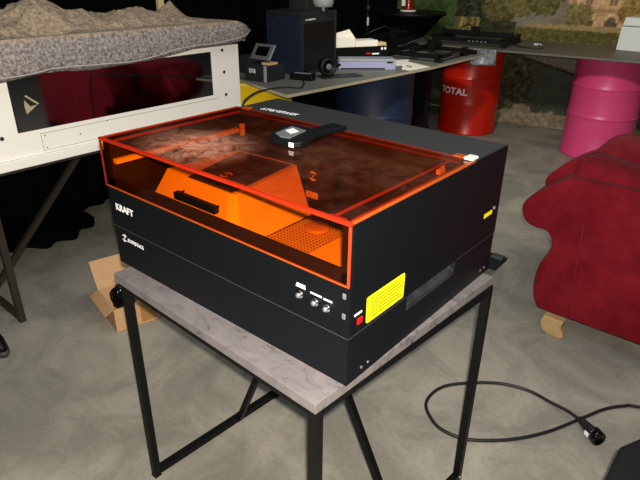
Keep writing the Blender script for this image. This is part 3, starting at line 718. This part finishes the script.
for (x, y) in ((.757, 1.598), (1.62, 1.598), (.745, 2.28), (1.62, 2.28)):
    mb = MB(); mb.prism([(x-.050, .0895), (x-.058, .055), (x-.048, .022), (x-.018, .002), (x+.036, 0), (x+.052, .010), (x+.046, .030), (x+.032, .055), (x+.040, .0895)], 'y', y-.022, y+.024)
    build('foot', mb, M['wood'], sf, bevel=.005, seg=2)

# ================================================================== black case at the lower right
mb = MB(); mb.prism([(1.215, .35), (1.215, .555), (1.285, .70), (1.30, 1.18), (1.85, 1.18), (1.85, .35)], 'z', 0.001, .45)
bgc = tag(build('equipment_case', mb, M['bag_cloth'], bevel=.012, seg=2), 'black cloth-covered case at the lower right edge of the picture', 'case')

# ================================================================== cable with connector on the floor
cp = [(1.75, 1.50), (1.45, 1.45), (1.18, 1.334), (1.135, 1.303), (1.083, 1.236), (1.029, 1.121), (.967, .99), (.899, .887), (.824, .808), (.745, .754), (.663, .746), (.605, .775), (.564, .816), (.55, .869), (.557, .935), (.59, .994), (.661, 1.068), (.74, 1.124), (.831, 1.149), (.914, 1.133), (.985, 1.115), (1.045, 1.090)]
def crom(pts, k=6):
    out = []; n = len(pts)
    for i in range(n-1):
        P = [Vector(pts[max(0, i-1)]), Vector(pts[i]), Vector(pts[i+1]), Vector(pts[min(n-1, i+2)])]
        for s in range(k):
            t = s/k; p0, p1, p2, p3 = P
            out.append(.5*((2*p1) + (-p0+p2)*t + (2*p0-5*p1+4*p2-p3)*t*t + (-p0+3*p1-3*p2+p3)*t**3))
    out.append(Vector(pts[-1])); return out
cz = [.0065]*len(cp); cz[-2] = .022; cz[-3] = .012; cz[-1] = .026
c3 = crom([(x, y, z) for (x, y), z in zip(cp, cz)])
cable = thing('power_cable', (.85, 1.0, 0), 'thick black power cable looped on the concrete floor beside the table', 'cable')
mb = MB(); mb.smooth = True; mb.tube(c3, .0062, 10); build('cord', mb, M['rubber'], cable)
d = Vector((.068, -.048, 0)).normalized(); T = frame((1.030, 1.098, .028), Vector((0, 0, 1)).cross(d), (0, 0, 1)); T = Matrix.Translation((1.030, 1.098, .0285)) @ d.to_track_quat('Z', 'Y').to_matrix().to_4x4()
mb = MB(); mb.smooth = True; mb.lathe([(.009, 0), (.013, .006), (.015, .03), (.019, .055), (.023, .075), (.024, .082)], 20, T); cn = tag(build('connector', mb, M['rubber'], cable), 'black round plug')
mb = MB(); mb.smooth = True; mb.lathe([(.0235, .0825), (.0268, .084), (.0268, .106), (.024, .108), (.022, .108), (.021, .098)], 24, T); build('collar', mb, M['black_gloss'], cn)
mb = MB(); mb.box((-.027, -.007, .062), (-.0235, .007, .080), T); tag(build('tag', mb, M['white_ink'], cn), 'white tag')
mb = MB(); mb.box((-.006, .024, .078), (.006, .033, .100), T); build('catch', mb, M['black'], cn, bevel=.002)

# ================================================================== cardboard box behind the left leg
bx = thing('cardboard_box', (-.80, .5, 0), 'open brown cardboard box on the floor behind the left table leg', 'box')
A = Vector((-.725, .320, 0)); Bv = Vector((-.635, .70, 0)); Cq = Vector((-.93, .365, 0)); Dq = Cq + (Bv - A); hb = .118
def panel(name, p, q, h, m, t=.004, par=bx, z0=0.001):
    d = (q-p).normalized(); nn_ = Vector((-d.y, d.x, 0))*t
    mb = MB(); mb.hexa([p+Vector((0,0,z0)), q+Vector((0,0,z0)), q+nn_+Vector((0,0,z0)), p+nn_+Vector((0,0,z0)), p+Vector((0,0,h)), q+Vector((0,0,h)), q+nn_+Vector((0,0,h)), p+nn_+Vector((0,0,h))])
    return build(name, mb, m, par)
fpn = panel('side', A, Bv, hb, M['card']); panel('side', Cq, A, hb, M['card_in']); panel('side', Dq, Cq, hb, M['card']); panel('side', Bv, Dq, hb, M['card_in'])
mb = MB(); mb.prism([(A.x, A.y), (Bv.x, Bv.y), (Dq.x, Dq.y), (Cq.x, Cq.y)], 'z', .0005, .003); build('bottom', mb, M['card_in'], bx)
def flap(p, q, v, m=M['card']):
    z = Vector((0, 0, hb+.0005)); mb = MB(); t = Vector((0, 0, .004))
    mb.hexa([p+z, q+z, q+z+v, p+z+v, p+z+t, q+z+t, q+z+v+t, p+z+v+t]); build('flap', mb, m, bx)
flap(Dq, Cq, Vector((-.125, .04, .085))); flap(A + Vector((0,0,0)), Cq, Vector((-.02, -.035, -.03)), M['card_in'])
dd = (Bv-A).normalized(); nn_ = Vector((dd.y, -dd.x, 0))
p = A + dd*.115; q = A + dd*.185; mb = MB(); mb.hexa([p+nn_*.001+Vector((0,0,.012)), q+nn_*.001+Vector((0,0,.012)), q+Vector((0,0,.012)), p+Vector((0,0,.012)), p+nn_*.001+Vector((0,0,hb)), q+nn_*.001+Vector((0,0,hb)), q+Vector((0,0,hb)), p+Vector((0,0,hb))]); build('packing_tape', mb, M['tape'], fpn)
mb = MB(); mb.smooth = True
def sack(a, b):
    th_, ph = a*2*math.pi, (b-.5)*math.pi; r = 1 + .22*mnoise.fractal(Vector((math.cos(th_)*2, math.sin(th_)*2, b*4)), .8, 2.2, 4)
    return (-.855 + .045*r*math.cos(th_)*math.cos(ph), .445 + .055*r*math.sin(th_)*math.cos(ph), .080 + .066*r*math.sin(ph))
mb.grid(sack, 48, 26); tag(build('plastic_bag', mb, mat('black_bin_plastic', (10, 10, 14), .16)), 'shiny crumpled black plastic bag inside the cardboard box', 'bag')

# ================================================================== shoe at the left edge
sh = thing('shoe', (-1.0, -.07, 0), 'black laced shoe on the floor at the left edge of the picture', 'shoe')
Tsh = Matrix.Translation((-1.045, -.10, 0)) @ rz(math.radians(10))
def shoe_ring(w, l0, l1, z):
    pts = []
    for k in range(24):
        a = 2*math.pi*k/24; t = (math.cos(a)+1)/2; x = l0 + (l1-l0)*t; ww = w*(1+.15*math.sin(t*5-1.2)); pts.append((x, ww*math.sin(a), z))
    return pts
def loft(rings):
    mb = MB(); mb.smooth = True; n = len(rings[0]); vs = [p for r in rings for p in r]
    mb.add(vs, [(k*n+i, k*n+(i+1) % n, (k+1)*n+(i+1) % n, (k+1)*n+i) for k in range(len(rings)-1) for i in range(n)] + [tuple(range(n))[::-1], tuple((len(rings)-1)*n+i for i in range(n))], Tsh); return mb
build('sole', loft([shoe_ring(.045, -.16, .13, 0.0), shoe_ring(.050, -.165, .138, .012), shoe_ring(.048, -.16, .134, .028)]), mat('dark_sole', (58, 58, 58), .6), sh)
up_ = build('upper', loft([shoe_ring(.046, -.158, .130, .0285), shoe_ring(.047, -.158, .126, .045), shoe_ring(.043, -.155, .105, .065), shoe_ring(.037, -.15, .05, .085), shoe_ring(.033, -.145, .0, .105), shoe_ring(.027, -.135, -.02, .106), shoe_ring(.025, -.13, -.025, .085)]), M['black'], sh)
for k in range(4):
    mb = MB(); x = .075 - k*.026; z = .068 + k*.0135; mb.smooth = True; mb.tube([Tsh @ Vector((x, -.026, z-.004)), Tsh @ Vector((x-.003, 0, z+.009)), Tsh @ Vector((x-.006, .026, z-.004))], .0028, 6); build('lace', mb, M['dgrey'], up_)

# ================================================================== drums and boards
def drum(name, loc, m, label, r=.285, h=.862, r1=.34, r2=.62):
    t = thing(name, (*loc, 0), label, 'drum')
    prof = [(r*.96, 0), (r, .004), (r, .018), (r*.985, .026)]
    def ribs(zc): return [(r*.985, zc-.022), (r*.992, zc-.012), (r*1.015, zc-.004), (r*1.015, zc+.004), (r*.992, zc+.012), (r*.985, zc+.022)]
    prof += ribs(h*r1) + ribs(h*r2)
    if True: prof += [(r*.985, h*.80), (r*.99, h-.03), (r*1.01, h-.022), (r*1.01, h-.006), (r*.99, h), (r*.97, h-.001), (r*.965, h-.016)]
    mb = MB(); mb.smooth = True; mb.lathe(prof, 64, Matrix.Translation((*loc, 0)), cap=False); s_ = build('shell', mb, m, t)
    mb = MB(); mb.lathe([(r*.955, h-.017), (r*.955, h-.013)], 48, Matrix.Translation((*loc, 0))); build('lid', mb, m, t)
    mb = MB(); mb.lathe([(r*.95, .001), (r*.95, .006)], 48, Matrix.Translation((*loc, 0))); build('base', mb, m, t)
    mb = MB(); mb.smooth = True; mb.lathe([(.03, 0), (.03, .012), (.022, .014)], 20, Matrix.Translation((loc[0]+.15, loc[1], h-.0128))); build('bung', mb, M['silver'], t)
    return t, s_
dr, drs = drum('oil_drum', (-1.215, 4.60), M['drum_red'], 'red steel oil drum with white TOTAL lettering under the grey board')
vs, fs = text_mesh('TOTAL', 1.0, .01, .022, 1, 1.02)
x0 = min(v.x for v in vs); x1 = max(v.x for v in vs); y1 = max(v.y for v in vs)
base_a = math.atan2(-.6964-4.60, 1.302+1.215)   # direction towards the viewer's side
def onto(v):
    s = (v.x-x0)/(x1-x0)*.32; a = base_a - 1.19 + s/.285; rr_ = .2835 + v.z*.08 + .0006
    return (-1.215 + rr_*math.cos(a), 4.60 + rr_*math.sin(a), .385 + v.y/y1*.062)
# finer letters: subdivide long faces by adding along the curve
mb = MB(); mb.add([onto(v) for v in vs], fs); build('lettering_total', mb, M['white_ink'], drs)
pk, pks = drum('pink_drum', (.035, 4.60), M['drum_pink'], 'pink painted steel drum under the board, behind the armchair', r1=.42, r2=.70)
drum('blue_drum', (-1.06, 2.72), M['drum_blue'], 'dark blue steel drum under the nearer grey board')
drum('yellow_drum', (-1.40, 1.80), M['drum_yellow'], 'yellow steel drum under the near end of the grey board')
# nearer board
bdA = [(-1.50, 1.655), (-1.25, 1.590), (-.735, 1.455), (-.640, 2.80), (-.655, 3.62), (-1.55, 3.80)]
mb = MB(); mb.prism(bdA, 'z', .8635, .88); mb.m = [0]*len(mb.m)
bA = build('board_top', mb, [M['laminate'], M['board_edge']], bevel=.001)
for i, q in enumerate(bA.data.polygons):
    if abs(q.normal.z) < .5: q.material_index = 1
tag(bA, 'long grey board with pale edge laid on the blue and yellow drums', 'board')
bdB = [(-1.52, 3.83), (-.63, 3.93), (.30, 4.06), (1.9, 4.30), (1.8, 5.02), (-1.62, 4.70)]
mb = MB(); mb.prism(bdB, 'z', .8635, .88); bB = build('board_top', mb, [mat('brown_grey_board', (96, 92, 80), .5, noise=(10, 5, (84, 80, 70), .3, .8)), M['board_edge']], bevel=.001)
tag(bB, 'long brownish grey board laid on the red and pink drums', 'board')
mb = MB(); mb.smooth = True
mb.grid(lambda a, b: (-.91 + a*.21, 3.893 + a*.024 - .006 - .02*math.sin(a*5)*b, .876 - b*(.135 - .01*a)), 14, 8); tag(build('silver_sheet', mb, M['foil'], solid=.002), 'creased silver sheet hanging off the board above the red drum', 'sheet')
mb = MB(); mb.box((-.96, 3.14, 0.001), (-.88, 3.22, .863)); tag(build('support_post', mb, M['black']), 'black square post under the board beside the blue drum', 'post')
mb = MB(); mb.smooth = True; mb.tube([(-1.9, 4.70, .16), (-1.56, 4.76, .145)], .010, 8); mb.box((-1.88, 4.68, 0.001), (-1.86, 4.70, .16)); mb.box((-1.60, 4.74, 0.001), (-1.58, 4.76, .15)); tag(build('floor_rail', mb, M['grey']), 'thin grey rail standing low beside the red drum', 'rail')

# ================================================================== things on the nearer board
ZB = .8805
def orient(p, q):  # frame with x from p to q
    d = Vector((q[0]-p[0], q[1]-p[1], 0)).normalized(); return frame((p[0], p[1], ZB), d, (-d.y, d.x, 0))
# control box with a tilted screen
T = orient((-1.205, 1.600), (-1.038, 1.615)); cbx = thing('control_box', (-1.13, 1.72, ZB), 'small dark grey control box with tilted screen beside the white cabinet', 'control box')
mb = MB(); mb.box((0, 0, 0), (.165, .17, .092), T); hs = build('housing', mb, M['dgrey'], cbx, bevel=.004)
mb = MB(); mb.box((.146, -.003, .002), (.166, -.0002, .092), T); tag(build('corner_strip', mb, M['lgrey'], hs), 'light grey corner strip')
put_text('lettering', 'EDGR', T @ frame((.035, -.0001, .045), (1, 0, 0), (0, 0, 1)), .05, .024, M['white_ink'], hs, bold=.02, depth=.001)
mb = MB(); mb.box((.105, .03, .0925), (.165, .10, .103), T); tag(build('wood_block', mb, M['wood_pale'], cbx), 'pale wooden slip')
Ts = T @ Matrix.Translation((.0, .045, .118)) @ rx(math.radians(-38))
mb = MB(); mb.box((0, 0, 0), (.150, .012, .100), Ts); scn = build('screen_frame', mb, M['silver'], cbx, bevel=.005)
mb = MB(); mb.box((.030, -.0015, .022), (.120, -.0002, .080), Ts); build('screen', mb, M['black_gloss'], scn)
mb = MB(); mb.bar(T @ Vector((.06, .10, .0925)), T @ Vector((.06, .085, .13)), .03); build('screen_stand', mb, M['dgrey'], cbx)
mb = MB(); mb.box((-1.43, 1.75, ZB), (-1.33, 1.88, ZB+.10)); tag(build('grey_unit', mb, M['dgrey'], bevel=.004), 'plain grey unit half hidden behind the small control box', 'unit')
# power brick
T = orient((-1.025, 1.785), (-.885, 1.830)); pb = thing('power_brick', (-.98, 1.85, ZB), 'flat black power brick on the board in front of the dark enclosure', 'power brick')
mb = MB(); mb.box((0, 0, 0), (.145, .06, .036), T); build('housing', mb, M['black'], pb, bevel=.004)
mb = MB(); mb.box((.02, .015, .0362), (.125, .045, .0370), T); build('label_strip', mb, M['lgrey'], pb)
# dark enclosure
en = thing('enclosure', (-1.2, 2.15, ZB), 'tall dark navy and black machine enclosure on the board', 'enclosure')
P = [(-1.365, 1.945), (-1.038, 1.904), (-1.094, 2.294), (-1.42, 2.335)]
mb = MB(); mb.prism(P, 'z', ZB, 1.215); shell = build('shell', mb, M['navy'], en, bevel=.003)
d1 = Vector((P[2][0]-P[1][0], P[2][1]-P[1][1], 0)); Ld = d1.length; d1.normalize()
TF = frame((P[1][0], P[1][1], ZB), d1, (0, 0, 1))     # right face frame
mb = MB(); f_ = .018
mb.box((0, 0, 0), (f_, .334, .008), TF); mb.box((Ld-f_, 0, 0), (Ld, .334, .008), TF); mb.box((f_, .296, 0), (Ld-f_, .334, .008), TF); mb.box((f_, 0, 0), (Ld-f_, .02, .008), TF)
fr = build('door_frame', mb, M['dgrey'], en)
mb = MB(); mb.box((f_+.001, .021, .0003), (Ld-f_-.001, .295, .005), TF); build('door', mb, mat('door_black', (6, 6, 7), .4, 0, .3), en)
put_text('lettering', 'sculpfun', TF @ frame((.035, .310, .0081), (1, 0, 0), (0, 1, 0)), .11, .013, M['white_ink'], fr, bold=.03, depth=.001)
mb = MB(); mb.lathe([(.007, 0), (.007, .002)], 14, TF @ Matrix.Translation((Ld-.05, .318, .0081))); build('knob', mb, M['black'], fr)
mb = MB(); mb.prism([(x*1.0 + (.01 if x > -1.2 else -.0), y) for x, y in P], 'z', 1.2155, 1.235); build('top_panel', mb, M['dgrey'], en, bevel=.003)
d2 = Vector((P[1][0]-P[0][0], P[1][1]-P[0][1], 0)).normalized(); TL = frame((P[0][0], P[0][1], ZB), d2, (0, 0, 1))
mb = MB(); mb.smooth = True; mb.tube([TL @ Vector((.045+.032*math.cos(a), .270+.036*math.sin(a), .001)) for a in [2*math.pi*i/24 for i in range(25)]], .003, 6); build('cable_port', mb, M['dgrey'], en)
mb = MB(); mb.lathe([(.0325, 0), (.0325, .001)], 24, TL @ Matrix.Translation((.045, .27, 0))); build('port_cap', mb, M['navy'], en)
# lens unit standing on the enclosure
lu = thing('projector_unit', (-1.14, 2.14, 1.2355), 'grey cylinder on a dark base standing on top of the navy enclosure', 'unit')
mb = MB(); mb.box((-1.27, 2.05, 1.2355), (-1.12, 2.24, 1.33)); build('base', mb, M['dgrey'], lu, bevel=.004)
mb = MB(); mb.smooth = True; mb.lathe([(.058, .0), (.058, .012), (.064, .018), (.064, .09)], 28, Matrix.Translation((-1.06, 2.13, 1.262))); mb.lathe([(.012, -.0265), (.012, 0)], 12, Matrix.Translation((-1.06, 2.13, 1.262))); tag(build('cylinder', mb, M['lgrey'], lu), 'light grey cylinder')
mb = MB(); mb.box((-1.12, 2.08, 1.2355), (-1.06, 2.18, 1.26)); build('bracket', mb, M['dgrey'], lu)
# small blower on a foot plate
fn = thing('blower', (-.93, 2.06, ZB), 'small round black blower on a foot plate in front of the enclosure door', 'blower')
T = orient((-.905, 1.945), (-.80, 2.17)); 
mb = MB(); mb.box((-.01, -.03, 0), (.26, .075, .005), T); build('foot_plate', mb, M['dgrey'], fn)
Tn = T @ Matrix.Translation((.045, .03, .062)) @ rx(math.radians(90))
mb = MB(); mb.smooth = True; mb.lathe([(.030, -.03), (.050, -.025), (.056, 0), (.056, .02), (.048, .026), (.040, .026), (.034, .018)], 30, Tn); bh = build('fan_housing', mb, M['black'], fn)
mb = MB(); mb.smooth = True; mb.lathe([(.018, .018), (.018, .028), (.012, .032)], 20, Tn); tag(build('hub', mb, M['grey'], bh), 'grey hub')
mb = MB(); mb.smooth = True; mb.tube([Tn @ Vector((.045*math.cos(a), .045*math.sin(a), .027)) for a in [2*math.pi*i/28 for i in range(29)]], .003, 6); build('rim', mb, M['dgrey'], bh)
mb = MB(); mb.box((.02, .02, .005), (.07, .045, .012), T); build('mount', mb, M['dgrey'], fn)
mb = MB(); mb.bar(T @ Vector((.10, .04, .055)), T @ Vector((.14, .045, .065)), .012); build('outlet', mb, M['black'], fn)
# lavender tray
ly = thing('lavender_case', (-.92, 2.42, ZB), 'long low lavender plastic case beside the white papers', 'case')
T = orient((-1.020, 2.245), (-.755, 2.500))
mb = MB(); mb.box((0, 0, 0), (.37, .13, .05), T); lb = build('body', mb, M['lavender'], ly, bevel=.004)
mb = MB(); mb.box((.004, .004, .0505), (.366, .126, .066), T); build('lid', mb, mat('grey_lavender', (150, 150, 160), .5), ly, bevel=.004)
mb = MB(); mb.box((.01, -.002, .004), (.30, -.0002, .012), T); build('groove', mb, M['black'], lb)
mb = MB(); mb.box((.31, -.003, .043), (.35, -.0002, .052), T); build('latch', mb, M['black'], lb)
# black unit carrying two white cartons
T = orient((-1.19, 2.46), (-1.02, 2.80)); ub = thing('black_unit', (-1.15, 2.68, ZB), 'black low unit with small red and white marks under the white cartons', 'unit')
mb = MB(); mb.box((-.06, 0, 0), (.385, .16, .100), T); bb = build('housing', mb, M['black'], ub, bevel=.003)
mb = MB(); mb.box((.21, -.0015, .050), (.24, -.0002, .062), T); build('red_mark', mb, M['red_plastic'], bb)
mb = MB(); mb.box((.255, -.0015, .046), (.31, -.0002, .056), T); mb.box((.325, -.0015, .076), (.340, -.0002, .092), T); mb.box((.350, -.0015, .076), (.365, -.0002, .092), T); build('white_mark', mb, M['white_ink'], bb)
T2 = T @ Matrix.Translation((0, 0, .1005))
c1 = thing('white_carton', tuple(T2 @ Vector((.05, .05, 0))), 'taller white carton with open slanted flap next to the dark enclosure', 'carton')
mb = MB(); mb.box((-.06, .01, 0), (.125, .13, .065), T2); build('body', mb, M['paper'], c1, bevel=.002)
mb = MB(); mb.prism([(-.06, .066), (.125, .066), (.085, .115), (-.06, .082)], 'z', -.03, -.025, T2 @ rx(math.radians(90)) ); build('flap', mb, M['paper'], c1)
mb = MB(); mb.box((.128, .005, 0), (.30, .12, .040), T2); tag(build('white_carton', mb, M['paper'], bevel=.002), 'flatter white carton lying on the black unit, right of the taller carton', 'carton')
mb = MB(); mb.box((.302, .02, 0), (.38, .10, .008), T2); mb.box((.305, .03, .0085), (.38, .10, .020), T2); tag(build('instruction_booklet', mb, M['wood_pale'], bevel=.001), 'thin tan booklets stacked beside the flat white carton', 'booklets')
# papers
for k, (pa, lab) in enumerate((([(-.735, 2.55), (-.672, 2.547), (-.648, 2.766), (-.93, 2.88)], 'loose white printed sheet lying at the board edge'), ([(-1.02, 2.78), (-.86, 2.60), (-.80, 2.70), (-.93, 2.95)], 'white sheet tucked partly behind the lavender case'))):
    mb = MB(); mb.prism(pa, 'z', ZB+.001*k, ZB+.001*k+.0009); sh_ = tag(build('paper_sheet', mb, M['paper']), lab, 'paper')
    if k == 0:
        mb = MB()
        mb.prism([(-.78, 2.66), (-.73, 2.65), (-.728, 2.66), (-.778, 2.67)], 'z', ZB+.001, ZB+.0014); mb.prism([(-.80, 2.70), (-.73, 2.66), (-.728, 2.672), (-.798, 2.712)], 'z', ZB+.001, ZB+.0014)
        build('print_line', mb, M['ink'], sh_)
# black gantry engravers lying on the boards
def engraver(loc, ang, w, l, label, hgt=.05, marks=4):
    T = Matrix.Translation((loc[0], loc[1], ZB)) @ rz(ang)
    t = thing('laser_engraver', (loc[0], loc[1], ZB), label, 'laser engraver')
    for s in (-1, 1):
        mb = MB(); mb.box((s*w/2-.018, -l/2, .022), (s*w/2+.018, l/2, hgt), T); build('side_rail', mb, M['black'], t, bevel=.002)
    for s in (-1, 1):
        mb = MB(); mb.box((-w/2+.019, s*l/2-.018, .024), (w/2-.019, s*l/2+.018, hgt-.004), T); build('cross_rail', mb, M['black'], t, bevel=.002)
    mb = MB(); mb.box((-w/2-.01, -.02, hgt+.001), (w/2+.01, .02, hgt+.036), T); gn = build('gantry', mb, M['black'], t, bevel=.002)
    mb = MB(); mb.box((-.04, -.065, hgt-.01), (.03, -.0205, hgt+.075), T); hd = build('laser_head', mb, M['black'], t, bevel=.003)
    for sx_ in (-1, 1):
        for sy in (-1, 1):
            mb = MB(); mb.box((sx_*(w/2)-.025, sy*(l/2)-.025, 0), (sx_*(w/2)+.025, sy*(l/2)+.025, .0215), T); build('corner_foot', mb, M['black'], t, bevel=.003)
            mb = MB(); mb.box((sx_*(w/2)-.022, sy*(l/2)-.022, hgt+.0002), (sx_*(w/2)+.022, sy*(l/2)+.022, hgt+.01), T); build('corner_cap', mb, M['black'], t, bevel=.003)
    mb = MB()
    for k in range(marks): mb.box((w/2-.16-k*.035, -l/2-.0192, .032), (w/2-.145-k*.035, -l/2-.0182, .040), T)
    build('port', mb, M['silver'], t)
    mb = MB(); mb.smooth = True; mb.tube([T @ Vector(p) for p in ((-.03, -.04, hgt+.07), (-.08, .0, hgt+.09), (-.16, .05, hgt+.06), (-.2, .12, hgt+.02))], .005, 8); build('hose', mb, M['rubber'], t)
    return t
engraver((-.93, 3.18), math.radians(94), .44, .42, 'black gantry laser engraver frame at the far end of the nearer board')
engraver((-1.345, 3.30), math.radians(92), .50, .16, 'black engraver frame behind the other one on the nearer board', hgt=.09)
engraver((-1.05, 4.25), math.radians(8), .62, .46, 'black gantry laser engraver on the board above the red drum', hgt=.06, marks=5)
# adapter block at the corner
mb = MB(); mb.box((-.80, 3.50, ZB), (-.70, 3.56, ZB+.03)); mb.box((-.795, 3.44, ZB), (-.72, 3.49, ZB+.022)); tag(build('adapter', mb, M['black'], bevel=.003), 'small black adapter at the far corner of the nearer board', 'adapter')
# thin cables
mb = MB(); mb.smooth = True; mb.tube(crom([(-.91, 1.772, ZB+.012), (-.86, 1.73, ZB+.006), (-.79, 1.62, ZB+.006), (-.856, 1.58, ZB+.006), (-.875, 1.515, ZB+.008), (-.865, 1.44, ZB+.012), (-.79, 1.30, .912), (-.66, 1.10, .925), (-.53, .96, .93), (-.47, .93, .90), (-.50, .90, .70), (-.52, .90, .30), (-.55, .95, .006), (-.62, 1.1, .006)], 8), .004, 8)
tag(build('thin_cable', mb, M['rubber']), 'thin black cable hanging from the board past the yellow drum', 'cable')
mb = MB(); mb.smooth = True; mb.tube(crom([(-.72, 4.30, ZB+.004), (-.60, 4.20, ZB+.004), (-.45, 4.22, ZB+.004), (-.50, 4.36, ZB+.004), (-.56, 4.44, ZB+.004)], 8), .004, 8); tag(build('thin_cable', mb, M['rubber']), 'thin black cable curling on the brownish board to a small white clip', 'cable')
mb = MB(); mb.box((-.60, 4.44, ZB), (-.55, 4.475, ZB+.012)); mb.box((-.55, 4.45, ZB), (-.535, 4.465, ZB+.008)); tag(build('plug', mb, M['whitebox'], bevel=.002), 'tiny white plug lying on the brownish board', 'plug')
# white case on the far board
wc = thing('white_case', (.32, 4.78, ZB), 'white plastic case with lid standing on the board above the pink drum', 'case')
def tq_(x0, x1, y0, y1, z0, z1, i0, i1):
    return [(x0+i0, y0+i0, z0), (x1-i0, y0+i0, z0), (x1-i0, y1-i0, z0), (x0+i0, y1-i0, z0), (x0+i1, y0+i1, z1), (x1-i1, y0+i1, z1), (x1-i1, y1-i1, z1), (x0+i1, y1-i1, z1)]
mb = MB(); mb.hexa(tq_(.025, .645, 4.60, 4.95, ZB, 1.065, 0, .004)); build('body', mb, M['whitebox'], wc, bevel=.006)
mb = MB(); mb.hexa(tq_(.031, .639, 4.606, 4.944, 1.068, 1.135, 0, .008)); build('lid', mb, M['whitebox'], wc, bevel=.012, seg=3)
mb = MB(); mb.box((.039, 4.614, 1.0652), (.631, 4.936, 1.0678)); build('gasket', mb, M['black'], wc)

# ------------------------------------------------------------------ draped cocktail table with a lamp bottle
kt = thing('cocktail_table', (-1.75, 4.25, 0), 'tall round cocktail table in a tight black cover', 'table')
mb = MB(); mb.smooth = True; T = Matrix.Translation((-1.75, 4.25, 0)); mb.lathe([(.27, 0.001), (.24, .05), (.12, .45), (.10, .70), (.14, .88), (.30, 1.06), (.33, 1.075)], 40, T); build('cover', mb, M['black_cloth'], kt)
mb = MB(); mb.smooth = True; mb.lathe([(.335, 1.0755), (.335, 1.10)], 44, T); build('tabletop', mb, M['black'], kt, bevel=.003)
mb = MB(); mb.smooth = True; mb.tube([(-1.64, 4.05, .0), (-1.64, 4.05, 1.05)], .008, 8)
bt = thing('bottle', (-1.76, 4.22, 1.1005), 'copper-coloured bottle on the black cocktail table', 'bottle')
T = Matrix.Translation((-1.76, 4.22, 1.1005)); mb = MB(); mb.smooth = True; mb.lathe([(.058, .014), (.060, .03), (.05, .07), (.03, .13), (.022, .19), (.022, .26)], 28, T); build('body', mb, M['bottle'], bt)
mb = MB(); mb.smooth = True; mb.lathe([(.075, 0), (.075, .0135)], 28, T); tag(build('base', mb, M['white2'], bt), 'pale round base')
mb = MB(); mb.box((-1.795, 4.155, 1.15), (-1.765, 4.170, 1.27)); build('label', mb, M['white_ink'], bt)  # white strip put in as the bottle's painted highlight

# light stand in the dark corner
ls = thing('light_stand', (-1.95, 3.83, 0), 'thin black stand with a pale tag in front of the dark curtain', 'stand')
mb = MB(); mb.smooth = True; mb.tube([(-1.95, 3.83, .30), (-1.95, 3.83, 1.60)], .011, 10); pole = build('pole', mb, M['black'], ls)
for k in range(3):
    a = 2*math.pi*k/3 + .4; mb = MB(); mb.smooth = True; mb.tube([(-1.95, 3.83, .42), (-1.95+.20*math.cos(a), 3.83+.20*math.sin(a), .008)], .008, 8); build('leg', mb, M['black'], ls)
mb = MB(); mb.smooth = True; mb.ball((-1.935, 3.815, 1.14), (.022, .022, .026)); build('knob', mb, M['dgrey'], pole)
mb = MB(); mb.box((-1.938, 3.812, .99), (-1.930, 3.828, 1.06)); tag(build('tag', mb, M['paper'], pole), 'pale tag')
